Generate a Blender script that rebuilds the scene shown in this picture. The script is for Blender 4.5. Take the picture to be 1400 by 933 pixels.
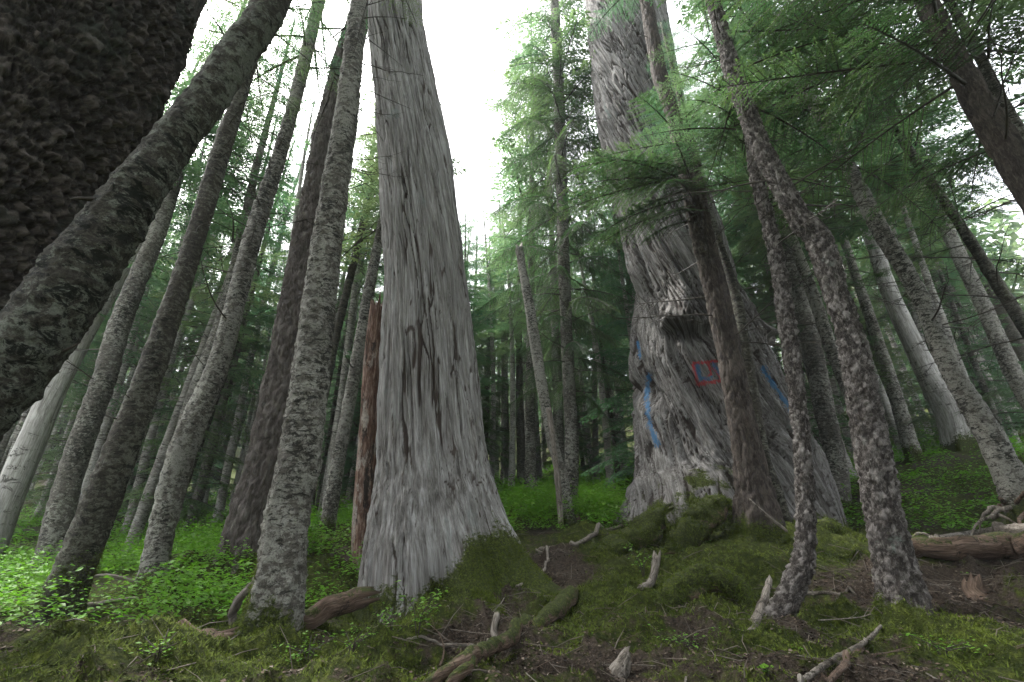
import bpy, math, random
import numpy as np

# ------------------------------------------------------------------ camera, sky, sun, exposure
for o in list(bpy.data.objects):
    bpy.data.objects.remove(o)
SC = bpy.context.scene
COL = SC.collection
F, PITCH, CH = 622.0, math.atan(622.0 / 1406.0), 1.45      # focal length in photo pixels, upward pitch, camera height
CP, SP = math.cos(PITCH), math.sin(PITCH)
CAM = np.array([0.0, 0.0, CH])
cd = bpy.data.cameras.new('camera')
cd.sensor_width = 36.0
cd.lens = F / 1400.0 * 36.0
cd.clip_start, cd.clip_end = 0.05, 1000.0
cam = bpy.data.objects.new('camera', cd)
COL.objects.link(cam)
cam.location = CAM
cam.rotation_euler = (math.radians(90) + PITCH, 0, 0)
SC.camera = cam

SUN_EL, SUN_AZ = math.radians(58), math.radians(-58)        # azimuth from +Y towards +X
world = bpy.data.worlds.new('World')
SC.world = world
world.use_nodes = True
wn, wl = world.node_tree.nodes, world.node_tree.links
wn.clear()
sky = wn.new('ShaderNodeTexSky')
sky.sky_type = 'NISHITA'
sky.sun_disc = False
sky.sun_elevation = SUN_EL
sky.sun_rotation = SUN_AZ
sky.dust_density = 4.0
hs = wn.new('ShaderNodeHueSaturation')
hs.inputs['Saturation'].default_value = 0.18
bg = wn.new('ShaderNodeBackground')
bg.inputs['Strength'].default_value = 0.11
wo = wn.new('ShaderNodeOutputWorld')
wl.new(sky.outputs[0], hs.inputs['Color'])
wl.new(hs.outputs[0], bg.inputs['Color'])
wl.new(bg.outputs[0], wo.inputs['Surface'])

sd = bpy.data.lights.new('sun', 'SUN')
sd.energy = 1.5
sd.angle = math.radians(12)
sd.color = (1.0, 0.97, 0.92)
sun = bpy.data.objects.new('sun', sd)
COL.objects.link(sun)
from mathutils import Vector
sdir = Vector((math.sin(SUN_AZ) * math.cos(SUN_EL), math.cos(SUN_AZ) * math.cos(SUN_EL), math.sin(SUN_EL)))
sun.rotation_euler = (-sdir).to_track_quat('-Z', 'Y').to_euler()
sun.location = (0, 0, 60)

vs = SC.view_settings
vs.view_transform = 'Standard'
vs.look = 'None'
vs.exposure = 3.15
vs.gamma = 1.0
vs.use_curve_mapping = False
SC.cycles.use_denoising = True
SC.cycles.max_bounces = 6
SC.cycles.diffuse_bounces = 3
SC.cycles.glossy_bounces = 1
SC.cycles.transmission_bounces = 3
SC.cycles.volume_bounces = 1

RNG = np.random.default_rng(7)
random.seed(7)

# ------------------------------------------------------------------ noise
def _hash(i, j, k, seed):
    h = (i.astype(np.uint32) * np.uint32(0x9E3779B1)) ^ (j.astype(np.uint32) * np.uint32(0x85EBCA77)) \
        ^ (k.astype(np.uint32) * np.uint32(0xC2B2AE3D)) ^ np.uint32((seed * 0x27D4EB2F + 0x165667B1) & 0xFFFFFFFF)
    h ^= h >> np.uint32(15)
    h *= np.uint32(0x2C1B3C6D)
    h ^= h >> np.uint32(12)
    h *= np.uint32(0x297A2D39)
    h ^= h >> np.uint32(15)
    return h

_G = np.array([[1,1,0],[-1,1,0],[1,-1,0],[-1,-1,0],[1,0,1],[-1,0,1],[1,0,-1],[-1,0,-1],
               [0,1,1],[0,-1,1],[0,1,-1],[0,-1,-1],[1,1,0],[-1,1,0],[0,-1,1],[0,-1,-1]], float)

def noise(p, seed=0):
    q = np.floor(p).astype(np.int64)
    f = p - q
    u = f * f * f * (f * (f * 6 - 15) + 10)
    res = 0
    for c in range(8):
        o = np.array([c & 1, c >> 1 & 1, c >> 2 & 1])
        h = _hash(q[:, 0] + o[0], q[:, 1] + o[1], q[:, 2] + o[2], seed) & np.uint32(15)
        g = _G[h]
        d = ((f - o) * g).sum(1)
        w = np.where(o == 1, u, 1 - u).prod(1)
        res = res + d * w
    return res

def fbm(p, octv=4, seed=0, gain=.5):
    a, s, r = 1.0, 0.0, 0
    p = np.asarray(p, float)
    for i in range(octv):
        r = r + a * noise(p, seed + i * 13)
        s += a
        a *= gain
        p = p * 2.03 + 7.1
    return r / s * 1.5

def worley(p, seed=0):
    q = np.floor(p).astype(np.int64)
    n = len(p)
    f1 = np.full(n, 9.0); f2 = np.full(n, 9.0)
    cid = np.zeros(n); vec = np.zeros((n, 3))
    for dx in (-1, 0, 1):
        for dy in (-1, 0, 1):
            for dz in (-1, 0, 1):
                i, j, k = q[:, 0] + dx, q[:, 1] + dy, q[:, 2] + dz
                h = _hash(i, j, k, seed)
                pt = np.stack([i + (h & np.uint32(1023)) / 1023., j + (h >> np.uint32(10) & np.uint32(1023)) / 1023.,
                               k + (h >> np.uint32(20) & np.uint32(1023)) / 1023.], 1)
                dv = p - pt
                d = np.sqrt((dv * dv).sum(1))
                nearer = d < f1
                f2 = np.where(nearer, f1, np.minimum(f2, d))
                cid = np.where(nearer, (h >> np.uint32(7) & np.uint32(255)) / 255., cid)
                vec = np.where(nearer[:, None], dv, vec)
                f1 = np.where(nearer, d, f1)
    return f1, f2, cid, vec

def sstep(a, b, x):
    t = np.clip((x - a) / (b - a), 0, 1)
    return t * t * (3 - 2 * t)

# ------------------------------------------------------------------ pixels and points
def ray(px, py):
    r, u = (px - 700.0) / F, (466.5 - py) / F
    return np.array([r, CP - SP * u, SP + CP * u])

def at(px, py, Y):
    d = ray(px, py)
    return CAM + d * (Y / d[1])

def proj(P):
    v = P - CAM
    fw = v[:, 1] * CP + v[:, 2] * SP
    up = -v[:, 1] * SP + v[:, 2] * CP
    fw = np.where(fw < .01, .01, fw)
    return 700 + F * v[:, 0] / fw, 466.5 - F * up / fw

# ------------------------------------------------------------------ objects
def link(o, parent=None):
    COL.objects.link(o)
    if parent is not None:
        o.parent = parent
    return o

def make_mesh(name, V, polys, mats, smooth=True, attrs=None, mat_idx=None):
    """polys: list of (k-column int arrays)"""
    me = bpy.data.meshes.new(name)
    V = np.asarray(V, np.float32)
    me.vertices.add(len(V))
    me.vertices.foreach_set('co', V.ravel())
    loops, starts, tot = [], [], 0
    for P in polys:
        if len(P) == 0:
            continue
        P = np.asarray(P, np.int32)
        k = P.shape[1]
        loops.append(P.ravel())
        starts.append(tot + np.arange(len(P), dtype=np.int32) * k)
        tot += P.size
    loops = np.concatenate(loops); starts = np.concatenate(starts)
    me.loops.add(len(loops))
    me.loops.foreach_set('vertex_index', loops)
    me.polygons.add(len(starts))
    me.polygons.foreach_set('loop_start', starts)
    if mat_idx is not None:
        me.polygons.foreach_set('material_index', np.asarray(mat_idx, np.int32))
    me.polygons.foreach_set('use_smooth', np.full(len(starts), smooth, bool))
    me.update(calc_edges=True)
    for k, a in (attrs or {}).items():
        a = np.asarray(a, np.float32)
        if a.ndim == 2:
            at_ = me.attributes.new(k, 'FLOAT_VECTOR', 'POINT')
            at_.data.foreach_set('vector', a.ravel())
        else:
            at_ = me.attributes.new(k, 'FLOAT', 'POINT')
            at_.data.foreach_set('value', a)
    for m in (mats if isinstance(mats, (list, tuple)) else [mats]):
        me.materials.append(m)
    return me

def obj(name, me, parent=None, loc=None, rot=None, scale=None):
    o = bpy.data.objects.new(name, me)
    link(o, parent)
    if loc is not None: o.location = loc
    if rot is not None: o.rotation_euler = rot
    if scale is not None: o.scale = scale if hasattr(scale, '__len__') else (scale,) * 3
    return o

def tag(o, label=None, cat=None, group=None, kind=None):
    if label: o['label'] = label
    if cat: o['category'] = cat
    if group: o['group'] = group
    if kind: o['kind'] = kind
    return o

def thing(name, loc, label, cat, group=None):
    e = bpy.data.objects.new(name, None)
    e.empty_display_size = .3
    link(e)
    e.location = loc
    return tag(e, label, cat, group)

# ------------------------------------------------------------------ materials
class NT:
    def __init__(s, name):
        s.m = bpy.data.materials.new(name)
        s.m.use_nodes = True
        s.n, s.l = s.m.node_tree.nodes, s.m.node_tree.links
        s.n.clear()
        s.out = s.n.new('ShaderNodeOutputMaterial')
    def node(s, t, **kw):
        n = s.n.new(t)
        for k, v in kw.items():
            setattr(n, k, v)
        return n
    def attr(s, name):
        n = s.node('ShaderNodeAttribute'); n.attribute_name = name
        return n
    def mapping(s, vec, scale, loc=(0, 0, 0)):
        n = s.node('ShaderNodeMapping')
        n.inputs['Scale'].default_value = scale
        n.inputs['Location'].default_value = loc
        s.l.new(vec, n.inputs['Vector'])
        return n.outputs[0]
    def noise(s, vec, scale, detail=4, rough=.6, dist=0.0):
        n = s.node('ShaderNodeTexNoise')
        n.inputs['Scale'].default_value = scale
        n.inputs['Detail'].default_value = detail
        n.inputs['Roughness'].default_value = rough
        n.inputs['Distortion'].default_value = dist
        if vec is not None: s.l.new(vec, n.inputs['Vector'])
        return n.outputs['Fac']
    def voro(s, vec, scale, feature='F1', out='Distance'):
        n = s.node('ShaderNodeTexVoronoi', feature=feature)
        n.inputs['Scale'].default_value = scale
        if vec is not None: s.l.new(vec, n.inputs['Vector'])
        return n.outputs[out]
    def ramp(s, fac, stops):
        n = s.node('ShaderNodeValToRGB')
        e = n.color_ramp.elements
        while len(e) < len(stops): e.new(.5)
        for el, (p, c) in zip(e, stops):
            el.position = p
            el.color = (*c, 1) if hasattr(c, '__len__') else (c, c, c, 1)
        s.l.new(fac, n.inputs['Fac'])
        return n.outputs['Color']
    def rng(s, fac, a, b, c=0., d=1.):
        n = s.node('ShaderNodeMapRange')
        for i, v in zip(('From Min', 'From Max', 'To Min', 'To Max'), (a, b, c, d)):
            n.inputs[i].default_value = v
        s.l.new(fac, n.inputs['Value'])
        return n.outputs[0]
    def math(s, op, a, b):
        n = s.node('ShaderNodeMath', operation=op)
        for i, v in enumerate((a, b)):
            if hasattr(v, 'is_linked'): s.l.new(v, n.inputs[i])
            else: n.inputs[i].default_value = v
        return n.outputs[0]
    def mix(s, fac, a, b, blend='MIX'):
        n = s.node('ShaderNodeMix', data_type='RGBA', blend_type=blend)
        if hasattr(fac, 'is_linked'): s.l.new(fac, n.inputs[0])
        else: n.inputs[0].default_value = fac
        for i, v in ((6, a), (7, b)):
            if hasattr(v, 'is_linked'): s.l.new(v, n.inputs[i])
            else: n.inputs[i].default_value = (*v, 1)
        return n.outputs[2]
    def bump(s, h, strength, dist, prev=None):
        n = s.node('ShaderNodeBump')
        n.inputs['Strength'].default_value = strength
        n.inputs['Distance'].default_value = dist
        s.l.new(h, n.inputs['Height'])
        if prev is not None: s.l.new(prev, n.inputs['Normal'])
        return n.outputs[0]
    def finish(s, col, normal=None, rough=.85, spec=.25, translucent=0.0):
        b = s.node('ShaderNodeBsdfPrincipled')
        if hasattr(col, 'is_linked'): s.l.new(col, b.inputs['Base Color'])
        else: b.inputs['Base Color'].default_value = (*col, 1)
        b.inputs['Roughness'].default_value = rough
        b.inputs['Specular IOR Level'].default_value = spec
        if normal is not None: s.l.new(normal, b.inputs['Normal'])
        if translucent > 0:
            t = s.node('ShaderNodeBsdfTranslucent')
            if hasattr(col, 'is_linked'): s.l.new(col, t.inputs['Color'])
            else: t.inputs['Color'].default_value = (*col, 1)
            mx = s.node('ShaderNodeMixShader')
            mx.inputs[0].default_value = translucent
            s.l.new(b.outputs[0], mx.inputs[1]); s.l.new(t.outputs[0], mx.inputs[2])
            s.l.new(mx.outputs[0], s.out.inputs['Surface'])
        else:
            s.l.new(b.outputs[0], s.out.inputs['Surface'])
        return s.m

MOSS_D, MOSS_L = (.015, .023, .005), (.105, .126, .022)

def moss_over(t, col, co, fac_attr='moss'):
    mo = t.attr(fac_attr)
    n = t.noise(co, 26, 5, .7)
    f = t.rng(t.math('ADD', mo.outputs['Fac'], t.math('MULTIPLY', t.math('SUBTRACT', n, .5), 1.1)), .42, .58)
    mc = t.ramp(t.noise(co, 55, 4, .7), [(.3, MOSS_D), (.5, (.030, .039, .009)), (.72, MOSS_L)])
    return t.mix(f, col, mc), f

def bark_material(name, cols, scale, stretch, lichen=None, lichen_scale=6., lichen_cut=(.5, .62), plate=0., bump=.6, paint=False,
                  dark_patch=None, lichen_z=1.0, inner=None):
    t = NT(name)
    a = t.attr('bark').outputs['Vector']
    st = t.mapping(a, (1, 1, stretch))
    n1 = t.noise(st, scale, 6, .7, .6)
    n2 = t.noise(st, scale * 3.7, 5, .75)
    big = t.noise(a, 1.1, 3, .5)
    fac = t.math('ADD', t.math('MULTIPLY', n1, .55), t.math('MULTIPLY', n2, .45))
    col = t.ramp(fac, [(.38, cols[0]), (.50, cols[1]), (.61, cols[2])])
    if plate:
        ce = t.attr('cell').outputs['Fac']
        cj = t.math('ADD', ce, t.math('MULTIPLY', t.math('SUBTRACT', n1, .5), 1.2))
        col = t.mix(plate, col, t.ramp(cj, [(.12, cols[0]), (.5, cols[1]), (.92, cols[2])]))
    if lichen:
        ln = t.noise(t.mapping(a, (1, 1, lichen_z)), lichen_scale, 8, .75, .35)
        oi = t.node('ShaderNodeObjectInfo')
        pat = t.math('MULTIPLY', t.math('SUBTRACT', t.noise(t.mapping(a, (1, 1, .6), (7, 2, 9)), 2.3, 4, .6), .5), .42)
        ln = t.math('ADD', t.math('ADD', ln, pat), t.rng(oi.outputs['Random'], 0, 1, -.05, .035))
        lf = t.rng(ln, lichen_cut[0], lichen_cut[1])
        lcol = t.ramp(t.noise(a, lichen_scale * 6, 4, .75), [(.36, tuple(c * .5 for c in lichen)), (.6, lichen)])
        col = t.mix(lf, col, lcol)
    if dark_patch:
        dn = t.noise(t.mapping(a, (1, 1, dark_patch[3] if len(dark_patch) > 3 else 1.6), (3, 5, 1)), dark_patch[0], 8, .8, .7)
        dpat = t.math('MULTIPLY', t.math('SUBTRACT', t.noise(t.mapping(a, (1, 1, .5), (1, 8, 3)), 1.7, 4, .6), .5), .35)
        col = t.mix(t.rng(t.math('ADD', dn, dpat), dark_patch[1], dark_patch[1] + .05), col, dark_patch[2])
    col = t.mix(t.rng(big, .35, .65, 0, .3), col, tuple(c * .6 for c in cols[1]))
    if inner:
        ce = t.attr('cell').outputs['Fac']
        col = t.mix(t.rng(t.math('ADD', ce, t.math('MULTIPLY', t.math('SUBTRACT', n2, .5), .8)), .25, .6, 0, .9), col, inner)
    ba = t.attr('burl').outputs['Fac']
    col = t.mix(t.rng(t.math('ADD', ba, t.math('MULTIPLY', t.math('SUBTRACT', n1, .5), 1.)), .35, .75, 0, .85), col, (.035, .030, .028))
    if paint:
        for nm, c in (('paint_red', (.38, .02, .03)), ('paint_blue', (.03, .13, .27))):
            pa = t.attr(nm).outputs['Fac']
            pn = t.math('ADD', pa, t.math('MULTIPLY', t.math('SUBTRACT', t.noise(t.mapping(a, (1, 1, .25)), 34, 5, .75), .5), 3.4))
            col = t.mix(t.rng(pn, .38, .64, 0, .75), col, c)
    col, mf = moss_over(t, col, a)
    nb = t.bump(n2, bump, .02)
    nb = t.bump(t.noise(a, 90, 3, .7), bump * .6, .006, nb)
    return t.finish(col, nb, .88, .22)

M = {}
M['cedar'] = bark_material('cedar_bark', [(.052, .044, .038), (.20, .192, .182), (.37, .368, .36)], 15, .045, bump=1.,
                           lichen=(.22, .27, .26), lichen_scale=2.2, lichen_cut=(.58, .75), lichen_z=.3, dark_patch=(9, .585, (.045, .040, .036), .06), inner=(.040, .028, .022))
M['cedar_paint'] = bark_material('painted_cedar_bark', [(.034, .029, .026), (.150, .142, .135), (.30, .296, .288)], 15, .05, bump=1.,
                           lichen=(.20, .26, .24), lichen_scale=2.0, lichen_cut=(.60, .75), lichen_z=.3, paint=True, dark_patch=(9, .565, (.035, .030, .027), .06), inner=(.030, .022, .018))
M['scaly'] = bark_material('scaly_bark', [(.008, .0065, .0056), (.040, .034, .030), (.15, .127, .112)], 22, .6, plate=.6, bump=1.,
                           lichen=(.06, .075, .058), lichen_scale=1.7, lichen_cut=(.55, .75))
M['mottled'] = bark_material('mottled_bark', [(.040, .034, .028), (.10, .092, .078), (.19, .175, .15)], 18, 1.6,
                             lichen=(.33, .325, .285), lichen_scale=11, lichen_cut=(.46, .52), lichen_z=1.3, dark_patch=(10.0, .52, (.018, .018, .014), 2.2), bump=1.)
M['mottled_pale'] = bark_material('pale_mottled_bark', [(.08, .072, .062), (.19, .178, .158), (.30, .285, .255)], 18, 1.6,
                             lichen=(.46, .45, .41), lichen_scale=8, lichen_cut=(.45, .53), lichen_z=1.4, dark_patch=(8.0, .56, (.03, .03, .024), 2.0), bump=1.)
M['mottled_dark'] = bark_material('dark_mottled_bark', [(.018, .016, .012), (.050, .044, .034), (.10, .09, .072)], 18, 1.6,
                             lichen=(.17, .17, .135), lichen_scale=11, lichen_cut=(.52, .58), lichen_z=1.5, dark_patch=(6, .53, (.012, .013, .009), 2.2), bump=1.)
M['mottled_lean'] = bark_material('lichen_mottled_bark', [(.022, .019, .015), (.055, .051, .041), (.11, .104, .085)], 24, 1.3,
                             lichen=(.20, .215, .175), lichen_scale=13, lichen_cut=(.47, .53), lichen_z=1.3, dark_patch=(10, .52, (.010, .012, .009), 1.8), bump=1.)
M['furrowed'] = bark_material('furrowed_bark', [(.024, .019, .016), (.095, .080, .070), (.20, .18, .165)], 26, .22, plate=.4, bump=1.,
                              lichen=(.17, .18, .16), lichen_scale=3, lichen_cut=(.58, .72))
M['furrowed_dark'] = bark_material('dark_furrowed_bark', [(.010, .008, .0065), (.050, .040, .034), (.135, .112, .096)], 30, .25, plate=.35, bump=1.)
M['flaky'] = bark_material('flaky_bark', [(.009, .0075, .0065), (.060, .050, .044), (.34, .315, .295)], 40, .5, plate=.5, bump=1.,
                           lichen=(.24, .27, .235), lichen_scale=5, lichen_cut=(.62, .70))
M['pale'] = bark_material('pale_dead_bark', [(.13, .12, .11), (.33, .32, .30), (.52, .51, .49)], 14, .1, bump=.8,
                          dark_patch=(3.5, .57, (.04, .036, .03)))
M['rotten'] = bark_material('rotten_wood', [(.028, .016, .012), (.12, .066, .047), (.34, .26, .21)], 12, .12, bump=1.,
                            dark_patch=(7, .54, (.026, .02, .016), .25), lichen=(.36, .32, .28), lichen_scale=5, lichen_cut=(.54, .62), lichen_z=.3)
M['wood_pale'] = bark_material('weathered_wood', [(.05, .042, .034), (.17, .148, .125), (.33, .30, .265)], 30, .15, bump=.8,
                               dark_patch=(9, .57, (.03, .025, .018), .8))
M['wood_brown'] = bark_material('fallen_log_wood', [(.022, .015, .011), (.10, .067, .048), (.22, .16, .125)], 26, .12, bump=1.,
                                dark_patch=(6, .58, (.02, .016, .012)))

def simple(name, c0, c1, scale=8, translucent=0., rough=.7, spec=.3, obj_rand=0.0, tint=False):
    t = NT(name)
    g = t.node('ShaderNodeTexCoord')
    col = t.ramp(t.noise(g.outputs['Object'], scale, 3, .6), [(.3, c0), (.7, c1)])
    if tint:
        ta = t.attr('tint').outputs['Fac']
        col = t.mix(ta, col, t.mix(.5, c1, (.10, .13, .02)))
    if obj_rand:
        oi = t.node('ShaderNodeObjectInfo')
        h = t.node('ShaderNodeHueSaturation')
        t.l.new(t.rng(oi.outputs['Random'], 0, 1, .5 - .06 * obj_rand, .5 + .035 * obj_rand), h.inputs['Hue'])
        t.l.new(t.rng(oi.outputs['Random'], 0, 1, 1.25, .8), h.inputs['Value'])
        h.inputs['Saturation'].default_value = .95
        t.l.new(col, h.inputs['Color'])
        col = h.outputs[0]
    return t.finish(col, None, rough, spec, translucent)

M['needle'] = simple('conifer_needles', (.038, .110, .058), (.090, .200, .080), 1.2, .55, .55, .3, 1.0, True)
M['needle_near'] = simple('hemlock_needles', (.020, .072, .028), (.052, .142, .040), 2.5, .45, .5, .35, .5, True)
M['twig'] = simple('twig_wood', (.022, .018, .014), (.06, .05, .04), 9)
M['leaf'] = simple('shrub_leaves', (.070, .215, .013), (.150, .370, .022), 1.5, .5, .5, .35, 0, True)
M['moss_tuft'] = simple('moss_strands', (.028, .046, .008), (.115, .150, .024), 2.2, .25, .8, .1, 0, True)
M['litter'] = simple('litter_twigs', (.030, .023, .018), (.15, .125, .10), 3.0)

def flake_material():
    t = NT('bark_flakes')
    ta = t.attr('tint').outputs['Fac']
    return t.finish(t.ramp(ta, [(.0, (.014, .010, .008)), (.55, (.055, .040, .030)), (.85, (.11, .082, .062)), (1., (.20, .17, .14))]), None, .9, .15)
M['flake'] = flake_material()

def ground_material():
    t = NT('forest_floor')
    g = t.node('ShaderNodeTexCoord').outputs['Object']
    mo = t.attr('moss').outputs['Fac']
    n = t.noise(g, 9, 6, .7)
    f = t.rng(t.math('ADD', mo, t.math('MULTIPLY', t.math('SUBTRACT', n, .5), 1.3)), .40, .60)
    soil = t.ramp(t.noise(g, 34, 7, .75, .8), [(.32, (.012, .010, .008)), (.5, (.040, .031, .024)), (.64, (.085, .066, .050)), (.76, (.17, .14, .11))])
    mossc = t.ramp(t.noise(g, 14, 8, .78), [(.33, MOSS_D), (.5, (.030, .039, .009)), (.68, MOSS_L)])
    col = t.mix(f, soil, mossc)
    nb = t.bump(t.noise(g, 40, 6, .75), .9, .03)
    nb = t.bump(t.voro(g, 75), .5, .012, nb)
    return t.finish(col, nb, .95, .1)
M['ground'] = ground_material()

# ------------------------------------------------------------------ trunk outlines read from the photograph
# sections: (pixel row, left edge, right edge); Y: distance of the trunk's plane from the camera in metres
TR = {
 'T1':  dict(Y=3.35, s=[(0, -140, 326), (200, -300, 222), (400, -470, 118), (600, -640, 14)], H=34, bark='scaly', mat='scaly', base=None, bfreq=13.),
 'T2':  dict(Y=1.95, s=[(0, 342, 405), (70, 292, 362), (133, 246, 322), (206, 186, 270), (292, 110, 218), (400, 24, 158), (500, -60, 90), (600, -150, 8)], H=17, bark='mottled', mat='mottled_lean', base=None),
 'T3':  dict(Y=10.5, s=[(300, 196, 222), (420, 122, 152), (520, 62, 100), (620, 14, 60), (700, -22, 28)], H=17, bark='smooth', mat='pale', base=(-30, 790)),
 'T3b': dict(Y=9.5, s=[(230, 238, 256), (310, 206, 232), (430, 152, 186), (520, 124, 160), (620, 86, 126), (700, 62, 104)], H=19, bark='mottled', mat='mottled', base=(66, 790)),
 'T4':  dict(Y=6.2, s=[(90, 335, 352), (200, 290, 319), (310, 257, 287), (470, 200, 239), (620, 138, 190), (740, 88, 146), (820, 56, 114)], H=17, bark='mottled', mat='mottled_dark', base=(72, 858)),
 'T5':  dict(Y=7.5, s=[(0, 428, 446), (165, 386, 406), (310, 336, 364), (400, 311, 340), (500, 281, 314), (620, 228, 270), (750, 198, 236)], H=22, bark='mottled', mat='mottled', base=(204, 826)),
 'T5b': dict(Y=10.5, s=[(230, 344, 356), (310, 326, 340), (430, 296, 314), (560, 248, 272), (700, 214, 238)], H=18, bark='mottled', mat='mottled', base=(226, 770)),
 'T6':  dict(Y=8.3, s=[(0, 482, 512), (100, 450, 492), (200, 426, 478), (310, 404, 466), (450, 376, 450), (620, 340, 432), (700, 318, 412)], H=38, bark='furrowed', mat='furrowed', base=(352, 768)),
 'T7':  dict(Y=4.7, s=[(0, 480, 504), (155, 457, 490), (310, 430, 471), (450, 408, 456), (620, 382, 441), (700, 364, 424), (800, 350, 415)], H=20, bark='mottled', mat='mottled', base=(366, 892)),
 'T8':  dict(Y=6.6, s=[(0, 507, 577), (100, 513, 592), (200, 518, 614), (310, 525, 630), (400, 528, 642), (500, 523, 652), (620, 517, 665), (700, 508, 684), (750, 502, 696)], H=42, bark='cedar', mat='cedar', base=(600, 842)),
 'T10': dict(Y=10.0, s=[(310, 515, 527), (400, 496, 512), (500, 478, 496), (620, 455, 474)], H=17, bark='mottled', mat='mottled', base=(446, 735)),
 'T11': dict(Y=11.5, s=[(200, 518, 527), (310, 490, 501), (450, 456, 468), (560, 432, 446)], H=15, bark='mottled', mat='mottled_dark', base=(408, 732)),
 'T12': dict(Y=9.9, s=[(0, 798, 905), (100, 806, 925), (200, 820, 948), (310, 842, 982), (400, 856, 1012), (500, 862, 1046), (600, 866, 1086), (660, 866, 1118)], H=44, bark='cedar2', mat='cedar_paint', base=(1000, 742)),
 'T13': dict(Y=7.1, s=[(0, 874, 892), (100, 890, 913), (155, 908, 930), (250, 929, 962), (310, 941, 974), (400, 962, 997), (500, 982, 1018), (620, 1001, 1044), (700, 1006, 1064)], H=20, bark='furrowed', mat='furrowed_dark', base=(1043, 752)),
 'T14': dict(Y=7.9, s=[(200, 940, 952), (310, 968, 982), (400, 995, 1012), (500, 1012, 1032), (620, 1030, 1052), (680, 1050, 1074)], H=13, bark='mottled', mat='mottled_dark', base=(1078, 745)),
 'T15': dict(Y=5.5, s=[(60, 985, 998), (170, 1014, 1030), (250, 1026, 1045), (310, 1042, 1063), (400, 1057, 1082), (500, 1072, 1096), (620, 1086, 1111), (700, 1088, 1116), (760, 1082, 1116), (800, 1066, 1106), (842, 1042, 1090)], H=12, bark='flaky', mat='flaky', base=(1046, 876)),
 'T16': dict(Y=4.9, s=[(0, 964, 984), (100, 989, 1016), (200, 1024, 1056), (290, 1070, 1108), (330, 1098, 1142), (400, 1124, 1162), (450, 1140, 1180), (500, 1149, 1193), (620, 1166, 1220), (700, 1180, 1234), (800, 1198, 1262)], H=16, bark='flaky', mat='flaky', base=(1240, 868)),
 'T17': dict(Y=7.0, s=[(60, 1060, 1076), (155, 1108, 1130), (200, 1134, 1157), (310, 1186, 1216), (400, 1240, 1269), (500, 1280, 1314), (600, 1332, 1378)], H=17, bark='mottled', mat='mottled', base=(1410, 716)),
 'T18': dict(Y=4.2, s=[(0, 1245, 1284), (76, 1282, 1326), (155, 1318, 1372), (220, 1354, 1416)], H=17, bark='furrowed', mat='furrowed_dark', base=None),
 'T18b': dict(Y=5.2, s=[(60, 1322, 1340), (130, 1352, 1376), (220, 1404, 1432)], H=15, bark='mottled', mat='mottled', base=None),
 'T19': dict(Y=12.5, s=[(320, 1178, 1202), (400, 1203, 1230), (500, 1244, 1280), (560, 1272, 1324)], H=14, bark='smooth', mat='pale', base=(1315, 612)),
 'T20': dict(Y=9.0, s=[(60, 1172, 1184), (173, 1216, 1232), (300, 1298, 1317), (420, 1372, 1396)], H=16, bark='mottled', mat='mottled_dark', base=None),
 'T21': dict(Y=12.0, s=[], H=33, bark='mottled', mat='mottled', base=(778, 702)),
 'T24': dict(Y=11.5, s=[(330, 1054, 1078), (450, 1090, 1118), (560, 1112, 1142), (640, 1130, 1160)], H=19, bark='mottled', mat='mottled', base=(1150, 700)),
 'T25': dict(Y=10.8, s=[(300, 1064, 1080), (400, 1102, 1120), (480, 1128, 1148)], H=15, bark='mottled', mat='mottled', base=(1210, 660)),
 'T26': dict(Y=12.5, s=[(520, 1208, 1228), (610, 1232, 1258)], H=18, bark='mottled', mat='mottled', base=(1252, 628)),
 'T27': dict(Y=13.0, s=[(330, 1290, 1314), (420, 1332, 1358), (520, 1376, 1404)], H=20, bark='mottled', mat='mottled', base=(1460, 640)),
}
TR['T12']['twist'] = -.20
TR['T8']['twist'] = -.05
TR['T21']['s'] = [(0, 752, 764), (110, 756, 771), (360, 763, 779), (500, 768, 785), (620, 772, 792)]

def trunk_axis(d):
    """3D axis points and radii, bottom to top, from the pixel sections"""
    S = sorted(d['s'], key=lambda a: -a[0])
    Y = d['Y']
    P = np.array([at((a + b) / 2, y, Y) for y, a, b in S])
    T = np.gradient(P, axis=0)
    T /= np.linalg.norm(T, axis=1)[:, None]
    R = []
    for (y, a, b), p, t in zip(S, P, T):
        nl, nr = np.cross(t, ray(a, y)), np.cross(t, ray(b, y))
        nl /= np.linalg.norm(nl); nr /= np.linalg.norm(nr)
        beta = math.acos(min(1, max(-1, nl @ nr))) / 2
        dd = np.linalg.norm(np.cross(p - CAM, t))
        R.append(dd * math.sin(min(beta, 1.2)))
    return P, np.array(R)

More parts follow.
